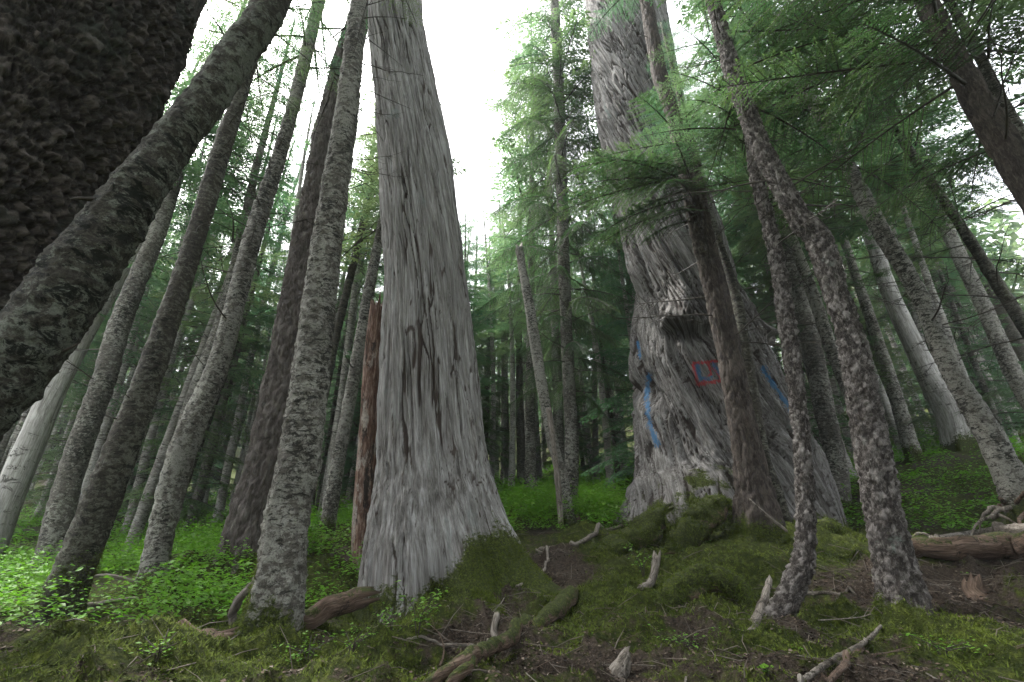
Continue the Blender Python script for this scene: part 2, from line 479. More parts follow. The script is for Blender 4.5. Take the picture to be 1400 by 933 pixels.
# ------------------------------------------------------------------ ground surface
ctrl = []
for k, d in TR.items():
    P, R = trunk_axis(d)
    d['P'], d['R'] = P, R
    if d['base'] is None:
        continue
    bx, by = d['base']
    yf = d['Y'] - min(R[0], .9) * .9
    b = at(bx, by, yf)
    d['bxy'] = (at(bx, by, d['Y'])[0], d['Y'])
    ctrl.append((b[0] * d['Y'] / yf, d['Y'] - R[0] * .3, b[2], .05))
for px, py, Y in [(700, 933, 3.6), (560, 905, 4.2), (450, 925, 3.8), (900, 933, 3.6), (1080, 933, 3.6), (1320, 933, 3.5), (720, 750, 8.4), (770, 748, 8.6),
                  (640, 858, 5.3), (760, 800, 6.6), (860, 830, 5.6), (960, 850, 5.2), (740, 700, 12), (830, 700, 12), (760, 668, 20), (300, 800, 7.6), (300, 880, 5.0),
                  (160, 800, 8.0), (30, 810, 8.0), (440, 740, 10), (100, 770, 11), (250, 760, 12), (30, 740, 16), (1300, 800, 5.8), (1360, 752, 7.6), (1150, 800, 5.9),
                  (1300, 690, 10), (1330, 640, 14), (1390, 600, 20), (150, 933, 3.0), (30, 933, 2.6), (500, 690, 22)]:
    p = at(px, py, Y)
    ctrl.append((p[0], p[1], p[2], .05))
for x, y, z in [(0, 0, 0.05), (-4, 0, -.1), (4, 0, .3), (0, -8, -1.3), (-15, -8, -1.8), (15, -8, -.6), (-30, 8, .2), (34, 10, 4.2), (-14, 14, 1.0), (0, 45, 10.5), (-40, 45, 8.5), (40, 45, 14),
                (0, 110, 38), (-110, 110, 34), (110, 110, 42), (-110, 0, 6), (110, 0, 16), (0, -60, -9), (-110, -60, -9), (110, -60, -4), (-12, 30, 4.2), (14, 30, 7.0), (22, 22, 6.5)]:
    ctrl.append((x, y, z, .3))
ctrl = np.array(ctrl)
def _tps(r2):
    return r2 * np.log(r2 + 1e-9)
def _solve():
    X = ctrl[:, :2]
    n = len(X)
    K = _tps(((X[:, None] - X[None]) ** 2).sum(2)) + np.diag(ctrl[:, 3] * 9)
    A = np.zeros((n + 3, n + 3))
    A[:n, :n] = K
    A[:n, n] = 1; A[:n, n + 1:] = X; A[n, :n] = 1; A[n + 1:, :n] = X.T
    return np.linalg.solve(A, np.concatenate([ctrl[:, 2], np.zeros(3)]))
_W = _solve()
# mossy humps and hollows: (pixel x, row, distance, height, radius x, radius y)
HUMPS = [(40, 890, 3.0, .12, .45, .32), (130, 897, 3.1, .08, .35, .3), (235, 912, 3.4, .12, .26, .25), (310, 900, 4.2, .10, .35, .3), (610, 850, 5.2, .16, .5, .35), (690, 800, 6.0, .12, .6, .6),
         (820, 760, 7.2, .20, .7, .8), (830, 830, 5.6, .15, .45, .4), (900, 800, 6.1, .12, .6, .4), (985, 780, 6.5, .22, .55, .4), (1000, 860, 5.0, .10, .5, .3),
         (1010, 760, 7.0, .24, .6, .5), (1260, 880, 4.4, .16, .7, .5), (1130, 730, 7.6, .22, 1.0, .6), (1270, 770, 6.5, .12, .5, .5),
         (470, 860, 4.9, -.16, .30, .28), (520, 870, 4.8, .08, .4, .25), (800, 725, 8.8, .18, .5, .4), (250, 790, 8.0, .34, .55, .4), (910, 740, 8.0, .25, .5, .5)]
_H = np.array([[*at(a, b, c)[:2], d, e, f] for a, b, c, d, e, f in HUMPS])

def ground(x, y, fine=True):
    x = np.atleast_1d(np.asarray(x, float)); y = np.atleast_1d(np.asarray(y, float))
    z = np.zeros(len(x))
    for s in range(0, len(x), 40000):
        sl = slice(s, s + 40000)
        r2 = (x[sl, None] - ctrl[None, :, 0]) ** 2 + (y[sl, None] - ctrl[None, :, 1]) ** 2
        z[sl] = _tps(r2) @ _W[:-3] + _W[-3] + _W[-2] * x[sl] + _W[-1] * y[sl]
    for hx, hy, hh, hrx, hry in _H:
        z += hh * np.exp(-((x - hx) / hrx) ** 2 - ((y - hy) / hry) ** 2)
    p = np.stack([x, y, np.zeros(len(x))], 1)
    dist = np.hypot(x, y)
    fade = 1 - sstep(18, 40, dist)
    z += .09 * fbm(p * .9, 3, 3) * fade
    near = (1 - sstep(8.5, 12, dist)) * sstep(1.5, 3, y)
    rdg = 1 - np.abs(noise(p * [.9, 1.1, 1] + .25 * np.stack([noise(p * 2.1, 5), noise(p * 2.1, 6), 0 * x], 1), 17)) * 2
    z += near * (.15 * np.clip(rdg, 0, 1) ** 5 + .10 * np.abs(noise(p * 1.9, 19)) - .03)
    if fine:
        m = moss_map(x, y)
        z += (.035 + .035 * m) * fbm(p * 4.2, 3, 21) * fade
        z += m * .022 * (1 - np.abs(fbm(p * 11, 2, 31))) * fade
    return z

def moss_map(x, y):
    p = np.stack([x, y, np.zeros(len(x))], 1)
    m = .70 + .75 * fbm(p * .8, 3, 51)
    # bare needle litter: the slope between the two cedars, and the flat at the right
    for px, py, Y, rx, ry, a in [(735, 790, 6.9, .8, 1.4, 1.0), (700, 835, 5.6, .35, .7, .6), (1140, 880, 4.6, .55, .6, 1.0), (1330, 800, 5.8, .9, .8, .8), (1180, 810, 5.8, .5, .5, .7), (640, 905, 4.2, .5, .4, .6),
                                 (470, 860, 4.9, .3, .3, .8), (860, 915, 3.8, .6, .4, .5), (780, 880, 4.6, .5, .4, .35)]:
        c = at(px, py, Y)
        m -= .8 * a * np.exp(-((x - c[0]) / rx) ** 2 - ((y - c[1]) / ry) ** 2)
    for hx, hy, hh, hrx, hry in _H:
        m += 2.2 * max(hh, 0) * np.exp(-((x - hx) / hrx) ** 2 - ((y - hy) / hry) ** 2)
    return np.clip(m, 0, 1)

def gz(x, y):
    return float(ground([x], [y])[0])

def ground_hit(px, py):
    """where the sight line of a pixel meets the ground"""
    d = ray(px, py)
    ts = np.linspace(2.2, 30, 1200) / d[1]
    P = CAM + d[None] * ts[:, None]
    g = ground(P[:, 0], P[:, 1])
    k = np.argmax(P[:, 2] < g) if (P[:, 2] < g).any() else len(ts) - 1
    return P[k]

for d in TR.values():
    if d['base'] is None:                       # foot outside the frame: carry the axis down to the ground
        t = d['P'][0] - d['P'][1]
        t = t / abs(t[2])
        p = d['P'][0].copy()
        for _ in range(6):
            p = d['P'][0] + t * (d['P'][0][2] - gz(p[0], p[1]))
        d['bxy'] = (p[0], p[1])

def build_ground():
    a1 = np.linspace(math.radians(-66), math.radians(66), 520)
    a2 = np.linspace(math.radians(66), math.radians(294), 72)[1:-1]
    A = np.concatenate([a1, a2])
    r = [0.15, .5, .9, 1.3, 1.7, 2.0]
    while r[-1] < 13: r.append(r[-1] * 1.0092)
    while r[-1] < 190: r.append(r[-1] * 1.035)
    r = np.array(r)
    X = np.outer(r, np.sin(A)).ravel(); Yc = np.outer(r, np.cos(A)).ravel()
    Z = ground(X, Yc)
    nr, na = len(r), len(A)
    i = np.arange(nr - 1)[:, None] * na
    j = np.arange(na)[None]
    q = np.stack([i + j, i + (j + 1) % na, i + na + (j + 1) % na, i + na + j], 2).reshape(-1, 4)
    V = np.stack([X, Yc, Z], 1)
    V = np.vstack([V, [[0, 0, gz(0, 0)]]])
    c = len(V) - 1
    tri = np.stack([np.full(na, c), (np.arange(na) + 1) % na, np.arange(na)], 1)
    me = make_mesh('ground', V, [q[:, ::-1], tri[:, ::-1]], M['ground'], True, {'moss': np.append(moss_map(X, Yc), .5)})
    tag(obj('ground', me), kind='structure')
build_ground()

# ------------------------------------------------------------------ trunks
def spline(P, R, n):
    """Catmull-Rom through rows of P with radii"""
    Q = np.column_stack([P, R])
    Q = np.vstack([2 * Q[0] - Q[1], Q, 2 * Q[-1] - Q[-2]])
    out = []
    for i in range(1, len(Q) - 2):
        t = np.linspace(0, 1, n, endpoint=False)[:, None]
        a, b, c, d = Q[i - 1], Q[i], Q[i + 1], Q[i + 2]
        out.append(.5 * ((2 * b) + (-a + c) * t + (2 * a - 5 * b + 4 * c - d) * t ** 2 + (-a + 3 * b - 3 * c + d) * t ** 3))
    out.append(Q[-2][None])
    out = np.vstack(out)
    return out[:, :3], np.maximum(out[:, 3], .004)

def resample(P, R, s_new):
    s = np.concatenate([[0], np.cumsum(np.linalg.norm(np.diff(P, axis=0), axis=1))])
    Pn = np.stack([np.interp(s_new, s, P[:, i]) for i in range(3)], 1)
    return Pn, np.interp(s_new, s, R)

def bark_disp(kind, q, R, seed, freq=None):
    """q: straightened trunk coordinates (metres); returns radial offset in metres and a random value per plate"""
    if kind == 'cedar' or kind == 'cedar2':
        a = 1.0 if kind == 'cedar' else 1.35
        w = np.stack([fbm(q * [1.4, 1.4, .5], 2, seed + 5), fbm(q * [1.4, 1.4, .5], 2, seed + 6), 0 * q[:, 0]], 1) * (.07 if kind == 'cedar' else .14)
        b = q + w
        r1 = 1 - np.abs(noise(b * [3.2, 3.2, .16], seed)) * 2
        r2 = 1 - np.abs(noise(b * [8.5, 8.5, .30], seed + 1)) * 2
        r3 = 1 - np.abs(noise(b * [19, 19, .65], seed + 2)) * 2
        r4 = noise(b * [46, 46, 2.4], seed + 3)
        b2 = q + w * 1.6
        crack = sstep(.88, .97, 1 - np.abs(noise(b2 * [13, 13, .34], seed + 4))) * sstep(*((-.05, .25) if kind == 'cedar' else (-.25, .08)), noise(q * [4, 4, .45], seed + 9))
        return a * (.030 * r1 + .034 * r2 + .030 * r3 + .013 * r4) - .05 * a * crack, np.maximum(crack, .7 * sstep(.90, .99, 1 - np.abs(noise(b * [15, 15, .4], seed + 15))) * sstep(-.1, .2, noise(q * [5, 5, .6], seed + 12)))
    if kind == 'scaly':
        f = freq or 13
        w = np.stack([noise(q * 5, seed + 5), noise(q * 5, seed + 6), noise(q * 5, seed + 7)], 1) * .06
        f1, f2, cid, vec = worley((q + w) * [f, f, f * .72], seed)
        pl = sstep(.015, .13, f2 - f1)
        g1, g2, c2, v2 = worley((q + w) * [f * 2.1, f * 2.1, f * 1.7], seed + 1)
        tiltd = vec[:, 2] * (c2 * 0 + .9)
        return .040 * pl + .060 * cid * pl + .012 * sstep(.0, .12, g2 - g1) - .045 * tiltd * pl + .014 * fbm(q * 26, 2, seed + 2) + .04 * fbm(q * 1.6, 2, seed + 3), .65 * cid + .35 * c2
    if kind == 'mottled':
        r = np.clip(R / .22, .3, 1.3)
        ring = noise(q * [5, 5, 22], seed + 8)
        knob = np.clip(fbm(q * [13, 13, 20], 3, seed + 1), 0, 1)
        return r * (.020 * fbm(q * 5, 3, seed) + .007 * ring + .034 * knob + .009 * noise(q * 55, seed + 3)), ring
    if kind == 'furrowed':
        f = freq or 12
        w = np.stack([noise(q * 4, seed + 5), noise(q * 4, seed + 6), noise(q * 4, seed + 7)], 1) * .07
        f1, f2, cid, vec = worley((q + w) * [f, f, f * .33], seed)
        sc = np.clip(R / .35, .5, 1.3)
        return sc * (.044 * sstep(.02, .24, f2 - f1) + .014 * cid + .010 * fbm(q * [30, 30, 14], 2, seed + 2) + .02 * noise(q * 2.2, seed + 4)), cid
    if kind == 'flaky':
        f = freq or 21
        w = np.stack([noise(q * 9, seed + 5), noise(q * 9, seed + 6), noise(q * 9, seed + 7)], 1) * .035
        f1, f2, cid, vec = worley((q + w) * [f, f, f * .62], seed)
        pl = sstep(.02, .25, f2 - f1)
        return .016 * pl + .016 * cid * pl - .014 * vec[:, 2] * pl + .010 * fbm(q * 34, 2, seed + 2) + .022 * noise(q * 4, seed + 4), cid
    return .016 * fbm(q * [9, 9, 1.2], 3, seed) + .008 * noise(q * [34, 34, 4], seed + 2), 0 * R

def tube_grid(V, nr, na, close_top=True):
    i = np.arange(nr - 1)[:, None] * na
    j = np.arange(na)[None]
    return np.stack([i + j, i + (j + 1) % na, i + na + (j + 1) % na, i + na + j], 2).reshape(-1, 4)

def strands(V, N, fac, n, l, rng, parent):
    """short moss strands standing on the mossy parts of a surface"""
    w = np.clip(fac - .35, 0, 1) * np.isfinite(fac)
    if w.sum() < 1e-6:
        return
    i = rng.choice(len(V), n, p=w / w.sum())
    b = V[i] + rng.normal(0, l * .35, (n, 3))
    d = norm(N[i] * .55 + rng.normal(0, .55, (n, 3)) + [0, 0, -.25])
    L = l * rng.uniform(.5, 1.3, n)
    sd_ = norm(np.cross(d, rng.normal(0, 1, (n, 3)))) * (L * .11)[:, None]
    P = np.stack([b - sd_, b + sd_, b + d * L[:, None]], 1).reshape(-1, 3)
    me = make_mesh('moss', P, [np.arange(len(P)).reshape(-1, 3)], M['moss_tuft'], False, {'tint': np.repeat(np.clip(rng.uniform(-.3, .7, n), 0, 1), 3)})
    tag(obj('moss', me, parent), kind='stuff')

def vnormals(me):
    a = np.zeros(len(me.vertices) * 3, np.float32)
    me.vertices.foreach_get('normal', a)
    return a.reshape(-1, 3)

def norm(v):
    return v / (np.linalg.norm(v, axis=-1, keepdims=True) + 1e-9)

class Trunk:
    pass

def trunk_surface(d, seed, kpx, roots=0.0, nroots=5, moss_h=.5, moss_amt=1.0, aspect=1.6, sink=.35, extra=None, min_na=20, root_h=1.1):
    P, R = d['P'], d['R']
    bx, by = d['bxy']
    bz = gz(bx, by)
    base = np.array([bx, by, bz])
    rb = R[0] + (R[0] - R[-1]) * .06
    pts, rad = [], []
    if P[0][2] - bz > .02:
        pts += [base]; rad += [rb]
    pts = np.vstack([pts, P]) if len(pts) else P
    rad = np.concatenate([rad, R]) if len(rad) else R
    dirb = pts[0] - pts[1]; dirb /= np.linalg.norm(dirb)
    pts = np.vstack([pts[0] + dirb * sink / max(.4, abs(dirb[2])), pts]); rad = np.concatenate([[rad[0] * 1.03], rad])
    # above the frame: carry on to the tree's full height
    T = pts[-1] - pts[-3]; T /= np.linalg.norm(T)
    T = T * .5 + np.array([0, 0, .5]); T /= np.linalg.norm(T)
    top_h = bz + d['H']
    n_ext = 5
    z0, r0 = pts[-1][2], rad[-1]
    if top_h > z0 + 1:
        ext = [pts[-1] + T * (top_h - z0) * (i / n_ext) for i in range(1, n_ext + 1)]
        exr = [r0 + (.03 - r0) * (i / n_ext) for i in range(1, n_ext + 1)]
        pts = np.vstack([pts, ext]); rad = np.concatenate([rad, exr])
    Pd, Rd = spline(pts, rad, 14)
    s = np.concatenate([[0], np.cumsum(np.linalg.norm(np.diff(Pd, axis=0), axis=1))])
    # row spacing follows the apparent size
    k = kpx / 455.0
    rows = [0.0]
    zvis = z0 + .6
    while rows[-1] < s[-1]:
        p = np.array([np.interp(rows[-1], s, Pd[:, i]) for i in range(3)])
        st = np.linalg.norm(p - CAM) * k * aspect
        if p[2] > zvis: st = max(st * 4, .5)
        rows.append(rows[-1] + st)
    rows = np.array(rows); rows[-1] = s[-1]
    C, Rr = resample(Pd, Rd, rows)
    dmin = np.linalg.norm(np.array([P[0][0], P[0][1], CH]) - CAM)
    na = int(np.clip(2 * math.pi * R[0] / ((dmin - R[0]) * k), min_na, 640))
    Tn = np.gradient(C, axis=0); Tn /= np.linalg.norm(Tn, axis=1)[:, None]
    E1 = np.array([1., 0, 0])[None] - Tn * Tn[:, :1]; E1 /= np.linalg.norm(E1, axis=1)[:, None]
    E2 = np.cross(Tn, E1)
    th = np.arange(na) / na * 2 * math.pi
    nr = len(rows)
    TH = np.broadcast_to(th[None], (nr, na)).ravel()
    RR = np.repeat(Rr, na); SS = np.repeat(rows, na)
    tw = d.get('twist', 0.0)
    tq = TH - tw * SS
    q = np.stack([RR * np.cos(tq), RR * np.sin(tq), SS + seed * 3.7], 1)
    h = SS - sink
    g = np.random.default_rng(seed)
    off = RR * .05 * fbm(np.stack([np.cos(TH) * 1.2, np.sin(TH) * 1.2, SS * .55 + seed], 1), 2, seed + 40)
    fl = np.zeros(len(TH))
    if roots > 0:
        for kx in range(nroots):
            a0 = (kx + g.uniform(-.25, .25)) / nroots * 2 * math.pi
            wd = g.uniform(.28, .42); am = g.uniform(.6, 1.2)
            da = (TH - a0 + math.pi) % (2 * math.pi) - math.pi
            fl += am * np.exp(-(da / wd) ** 2)
        off += R[0] * roots * fl * np.exp(-np.clip(h, -.3, None) / (R[0] * root_h + .05))
    bd, cell = bark_disp(d['bark'], q, RR, seed, d.get('bfreq'))
    lowmoss = np.exp(-np.clip(h, 0, None) / moss_h)
    moss = moss_amt * (lowmoss * .95 + .45 * fbm(q * [3, 3, 1.5], 3, seed + 60) - .12)
    E = Trunk()
    E.cell, E.burl = cell, np.zeros(len(TH))
    E.C, E.E1, E.E2, E.Tn, E.rows, E.na, E.nr, E.base, E.TH, E.h, E.q, E.RR = C, E1, E2, Tn, rows, na, nr, base, TH, h, q, RR
    if extra is not None:
        eo, em = extra(E, TH, h, q, RR)
        off = off + eo; moss = moss + em
    bd = bd - np.percentile(bd, 62)
    rr = RR + off + bd * (1 - .5 * np.clip(moss, 0, 1))
    rr = np.maximum(rr, .003)
    V = np.repeat(C, na, 0) + rr[:, None] * (np.cos(TH)[:, None] * np.repeat(E1, na, 0) + np.sin(TH)[:, None] * np.repeat(E2, na, 0))
    E.V, E.moss, E.Rr = V, np.clip(moss, 0, 1), Rr
    return E

def stroke(px, py, pts, w):
    """1 on the stroke's centre line, falling to 0 at a width's distance (pixels)"""
    best = np.full(len(px), 1e9)
    for (x0, y0), (x1, y1) in zip(pts[:-1], pts[1:]):
        dx, dy = x1 - x0, y1 - y0
        t = np.clip(((px - x0) * dx + (py - y0) * dy) / (dx * dx + dy * dy), 0, 1)
        best = np.minimum(best, np.hypot(px - x0 - t * dx, py - y0 - t * dy))
    return np.clip(1 - best / (2 * w), -.6, 1)

TREES = {}
STRANDS = {'T8': 7000, 'T12': 8000, 'T13': 2500, 'T15': 2500, 'T16': 2500, 'T7': 3500, 'T4': 2500, 'T5': 1200, 'T6': 1200}
def trunk_tree(key, name, label, cat='tree', group=None, **kw):
    d = TR[key]
    E = trunk_surface(d, **kw)
    e = thing(name, tuple(E.base), label, cat, group)
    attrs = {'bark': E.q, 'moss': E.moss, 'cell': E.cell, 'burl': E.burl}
    if d['mat'] == 'cedar_paint':
        px, py = proj(E.V)
        front = E.V[:, 1] < d['Y'] + .25
        red = np.maximum.reduce([stroke(px, py, [(948, 497), (988, 493), (990, 520), (954, 526), (948, 497)], 2.0),
                                 stroke(px, py, [(968, 494), (972, 512), (958, 524)], 1.6), stroke(px, py, [(976, 503), (990, 522)], 2.0)])
        blue = np.maximum.reduce([stroke(px, py, [(953, 500), (958, 519), (972, 517)], 2.4), stroke(px, py, [(976, 499), (987, 514)], 2.6),
                                  stroke(px, py, [(887, 514), (884, 545), (888, 580), (899, 610)], 2.9), stroke(px, py, [(872, 468), (875, 490)], 1.8),
                                  stroke(px, py, [(1044, 505), (1060, 530), (1078, 556), (1092, 582)], 3.2)])
        attrs['paint_red'] = np.where(front, red, -.6)
        attrs['paint_blue'] = np.where(front, blue, -.6)
    V = E.V - E.base
    quads = tube_grid(V, E.nr, E.na)
    cap = np.arange((E.nr - 1) * E.na, E.nr * E.na)[None]
    me = make_mesh('trunk', V, [quads, np.stack([np.full(E.na - 2, cap[0, 0]), cap[0, 1:-1], cap[0, 2:]], 1)], M[d['mat']], True, attrs)
    E.trunk = obj('trunk', me, e)
    if key in STRANDS:
        vis = (E.V[:, 1] < d['Y'] + .1) & (E.h > -.05)
        strands(V, vnormals(me), np.where(vis, E.moss, 0), STRANDS[key], .035, np.random.default_rng(len(key) + kw['seed']), e)
    E.e = e
    E.key = key
    TREES[key] = E
    return E

def on_trunk(E, z):
    i = int(np.argmin(np.abs(E.C[:, 2] - z)))
    return E.C[i], E.Rr[i]

# the great painted cedar: buttress, folds and hollows
def painted_cedar_extra(E, TH, h, q, RR):
    def ang(a, w):
        da = (TH - math.radians(a) + math.pi) % (2 * math.pi) - math.pi
        return np.exp(-(da / w) ** 2)
    o = .38 * ang(-128, .40) * np.exp(-((h - .2) / .85) ** 2)          # the mossy broken buttress
    o += .22 * ang(-25, .5) * np.exp(-np.clip(h, 0, None) / .6)           # the long right root
    o += .35 * ang(-75, .3) * np.exp(-np.clip(h, 0, None) / .5)
    o += .4 * ang(175, .5) * np.exp(-np.clip(h, 0, None) / .7)
    fold = np.abs(noise(q * [1.1, 1.1, .16], 77))
    o += -.26 * sstep(.11, .0, fold) * sstep(.3, 1.5, h) * (1 - sstep(5, 9, h))
    o += .12 * fbm(q * [1.5, 1.5, .2], 2, 78) * (1 - sstep(4, 10, h))
    flute = 1 - np.abs(noise(q * [3.0, 3.0, .12], 79)) * 2
    o += .09 * flute * (1 - sstep(3.5, 7, h))
    # burls: folds fan down to an overhanging lip with a dark hollow under it
    axis0 = np.array(TR['T12']['bxy'])
    for px, py, Y, wa, up, amp, dep, tilt in ((940, 446, 8.7, .34, 1.3, .40, .24, .35), (1040, 470, 9.5, .32, 1.0, .45, .12, 0.)):
        p = at(px, py, Y)
        hz = np.repeat(E.C[:, 2], E.na) - p[2]
        cx = np.interp(p[2], E.C[:, 2], E.C[:, 0]); cy = np.interp(p[2], E.C[:, 2], E.C[:, 1])
        a0 = math.atan2(p[1] - cy, p[0] - cx)
        da = (TH - a0 + math.pi) % (2 * math.pi) - math.pi
        wob = .35 * fbm(q * [2.2, 2.2, 1.2], 2, int(px))
        hz = hz + wob * .25 + tilt * da
        wid = wa * (1.05 - .75 * np.clip(hz / up, 0, 1))
        A = np.exp(-np.abs((da + wob * .12) / wid) ** 3)
        rise = sstep(up, .03, hz) * sstep(-.06, .02, hz)
        hol = np.exp(-((hz + .18) / .17) ** 2) * (hz < .03)
        fan = noise(np.stack([da / (wid + .05) * 3.2, hz * .9, np.full(len(hz), px)], 1), 91)
        o += A * (amp * rise * (1 + .55 * fan) * np.clip(1 - .8 * tilt * da / wid, .3, 1.6) - dep * hol)
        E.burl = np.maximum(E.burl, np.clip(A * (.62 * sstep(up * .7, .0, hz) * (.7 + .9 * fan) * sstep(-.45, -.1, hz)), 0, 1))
    nz = fbm(q * [2.5, 2.5, 2.5], 3, 64)
    m = .8 * ang(-125, .5) * np.exp(-((h - .85 + .6 * nz) / .42) ** 2) + .8 * ang(-60, .6) * np.exp(-np.clip(h, 0, None) / .45) + .3 * nz * np.exp(-h.clip(0) / 1.2)
    return o, m

def cedar_extra(E, TH, h, q, RR):
    def ang(a, w):
        da = (TH - math.radians(a) + math.pi) % (2 * math.pi) - math.pi
        return np.exp(-(da / w) ** 2)
    e = np.exp(-np.clip(h, -.3, None) / .42)
    o = .40 * ang(-15, .45) * e + .06 * ang(-150, .4) * e + .22 * ang(-62, .22) * e - .20 * ang(-85, .14) * np.exp(-np.clip(h, 0, None) / .22) + .10 * ang(-110, .3) * e
    o += .05 * fbm(q * [1.6, 1.6, .25], 2, 87)
    nz = fbm(q * [2.5, 2.5, 1.5], 3, 65)
    m = .85 * ang(-30, .55) * np.exp(-((h - .1 + .4 * nz) / .75) ** 2) + .25 * nz * np.exp(-h.clip(0) / .8) + .9 * ang(-50, .4) * np.exp(-np.clip(h, 0, None) / .35) - .15 * ang(-105, .6)
    return o, m

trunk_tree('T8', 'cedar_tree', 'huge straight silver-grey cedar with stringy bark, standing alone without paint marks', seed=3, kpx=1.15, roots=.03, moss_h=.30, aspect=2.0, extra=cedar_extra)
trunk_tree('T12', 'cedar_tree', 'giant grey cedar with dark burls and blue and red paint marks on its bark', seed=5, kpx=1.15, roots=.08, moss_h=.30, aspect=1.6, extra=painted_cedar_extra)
trunk_tree('T1', 'old_conifer', 'very thick dark trunk covered in chunky bark scales beside the leaning lichen-mottled tree', seed=11, kpx=1.55, roots=.05, moss_h=.4, aspect=1.15)
trunk_tree('T2', 'leaning_fir_tree', 'leaning trunk mottled with pale lichen in front of the thick scaly trunk', seed=13, kpx=1.7, roots=.25, moss_h=.5, aspect=1.2)
trunk_tree('T3', 'dead_tree', 'bare whitish trunk without bark behind the dark mossy trunk', seed=17, kpx=2.2, roots=.2, min_na=24)
trunk_tree('T3b', 'fir_tree', 'grey mottled trunk with orange-brown bare wound between whitish trunk and dark mossy trunk', seed=19, kpx=2.0, roots=.45, root_h=1.8)
trunk_tree('T4', 'fir_tree', 'dark mossy trunk rising from bright green shrubs behind the mossy bank', seed=23, kpx=1.6, roots=.40, root_h=1.6, moss_h=1.6, moss_amt=.55, aspect=1.2)
trunk_tree('T5', 'fir_tree', 'slender pale mottled fir with dark patches beside a mossy hump in the shrubs', seed=29, kpx=1.6, roots=.50, root_h=1.9, moss_h=.3, aspect=1.2)
trunk_tree('T5b', 'fir_tree', 'thinner mottled trunk standing just behind the slender pale mottled fir', seed=31, kpx=2.2, roots=.5, root_h=2)
trunk_tree('T6', 'hemlock_tree', 'broad brown trunk with finely furrowed bark behind the mottled foreground fir', seed=37, kpx=1.5, roots=.14, moss_h=.25, moss_amt=.7, aspect=1.6)
trunk_tree('T7', 'fir_tree', 'mottled fir with flaring roots in front of the broad brown furrowed trunk', seed=41, kpx=1.4, roots=.62, nroots=6, root_h=1.9, moss_h=.45, moss_amt=1.15, aspect=1.2)
trunk_tree('T10', 'fir_tree', 'thin pale mottled trunk behind the rotten red snag', seed=43, kpx=2.2, roots=.5, root_h=2)
trunk_tree('T11', 'fir_tree', 'thin dark trunk between the mottled foreground fir and the silver-grey cedar', seed=47, kpx=2.4, roots=.2)
trunk_tree('T13', 'hemlock_tree', 'brown furrowed hemlock on mossy roots right in front of the painted cedar', seed=53, kpx=1.4, roots=.35, moss_h=.28, aspect=1.5)
trunk_tree('T14', 'fir_tree', 'thin dark mottled trunk squeezed between the furrowed hemlock and the painted cedar', seed=59, kpx=1.8, roots=.2, min_na=26)
trunk_tree('T15', 'young_hemlock', 'slim flaky-barked trunk with a J-shaped curved mossy foot', seed=61, kpx=1.4, roots=.25, moss_h=.55, aspect=1.2, sink=.25)
trunk_tree('T16', 'hemlock_tree', 'crooked dark trunk with pale flaking bark plates beside the J-curved slim trunk', seed=67, kpx=1.4, roots=.45, root_h=1.5, moss_h=.20, aspect=1.2)
trunk_tree('T17', 'fir_tree', 'mottled fir with dark patches growing by the tangle of dead roots', seed=71, kpx=1.7, roots=.5, root_h=1.8, moss_h=.3, aspect=1.2)
trunk_tree('T18', 'hemlock_tree', 'dark leaning furrowed trunk carrying dark boughs high above the fallen log', seed=73, kpx=1.8, roots=.2)
trunk_tree('T18b', 'fir_tree', 'thin pale trunk close behind the dark leaning furrowed trunk', seed=79, kpx=2.2, roots=.2)
trunk_tree('T19', 'dead_tree', 'bright bleached dead trunk without bark behind low green shrubs', seed=83, kpx=2.0, roots=.3, min_na=26)
trunk_tree('T20', 'fir_tree', 'thin dark trunk with many bare curving branches behind the mottled fir', seed=89, kpx=2.2, roots=.2)
trunk_tree('T21', 'silver_fir', 'conifer with drooping bluish foliage standing between the two giant cedars', seed=97, kpx=2.2, roots=.2)
trunk_tree('T24', 'fir_tree', 'straight grey trunk seen behind the J-curved slim trunk', seed=101, kpx=2.2, roots=.5, root_h=2)
trunk_tree('T25', 'fir_tree', 'curved mottled trunk between the J-curved trunk and the crooked flaky trunk', seed=103, kpx=2.2, roots=.2)
trunk_tree('T26', 'fir_tree', 'pale grey trunk right behind the crooked flaky trunk', seed=107, kpx=2.4, roots=.2)
trunk_tree('T27', 'fir_tree', 'grey mottled trunk behind the bleached dead trunk', seed=109, kpx=2.4, roots=.2)

# ------------------------------------------------------------------ limbs, boughs and crowns
def tube(pts, rad, n=5, cap=True):
    pts = np.asarray(pts, float); rad = np.asarray(rad, float)
    T = np.gradient(pts, axis=0); T /= np.linalg.norm(T, axis=1)[:, None] + 1e-9
    ref = np.array([0, 0, 1.]) if abs(T[:, 2]).mean() < .8 else np.array([1., 0, 0])
    A = np.cross(T, ref); A /= np.linalg.norm(A, axis=1)[:, None] + 1e-9
    B = np.cross(T, A)
    th = np.arange(n) / n * 2 * math.pi
    V = pts[:, None] + rad[:, None, None] * (np.cos(th)[None, :, None] * A[:, None] + np.sin(th)[None, :, None] * B[:, None])
    return V.reshape(-1, 3), tube_grid(None, len(pts), n)

class Mesher:
    def __init__(s): s.V, s.Q, s.T, s.n, s.tint, s.mq = [], [], [], 0, [], []
    def add(s, V, Q, mi=0, tint=0.):
        s.V.append(V); s.Q.append(Q + s.n); s.n += len(V); s.mq.append(np.full(len(Q), mi)); s.tint.append(np.full(len(V), tint) if np.isscalar(tint) else tint)
    def mesh(s, name, mats, smooth=False):
        return make_mesh(name, np.vstack(s.V), [np.vstack(s.Q)], mats, smooth, {'tint': np.concatenate(s.tint), 'moss': np.zeros(s.n), 'bark': np.vstack(s.V)}, np.concatenate(s.mq))

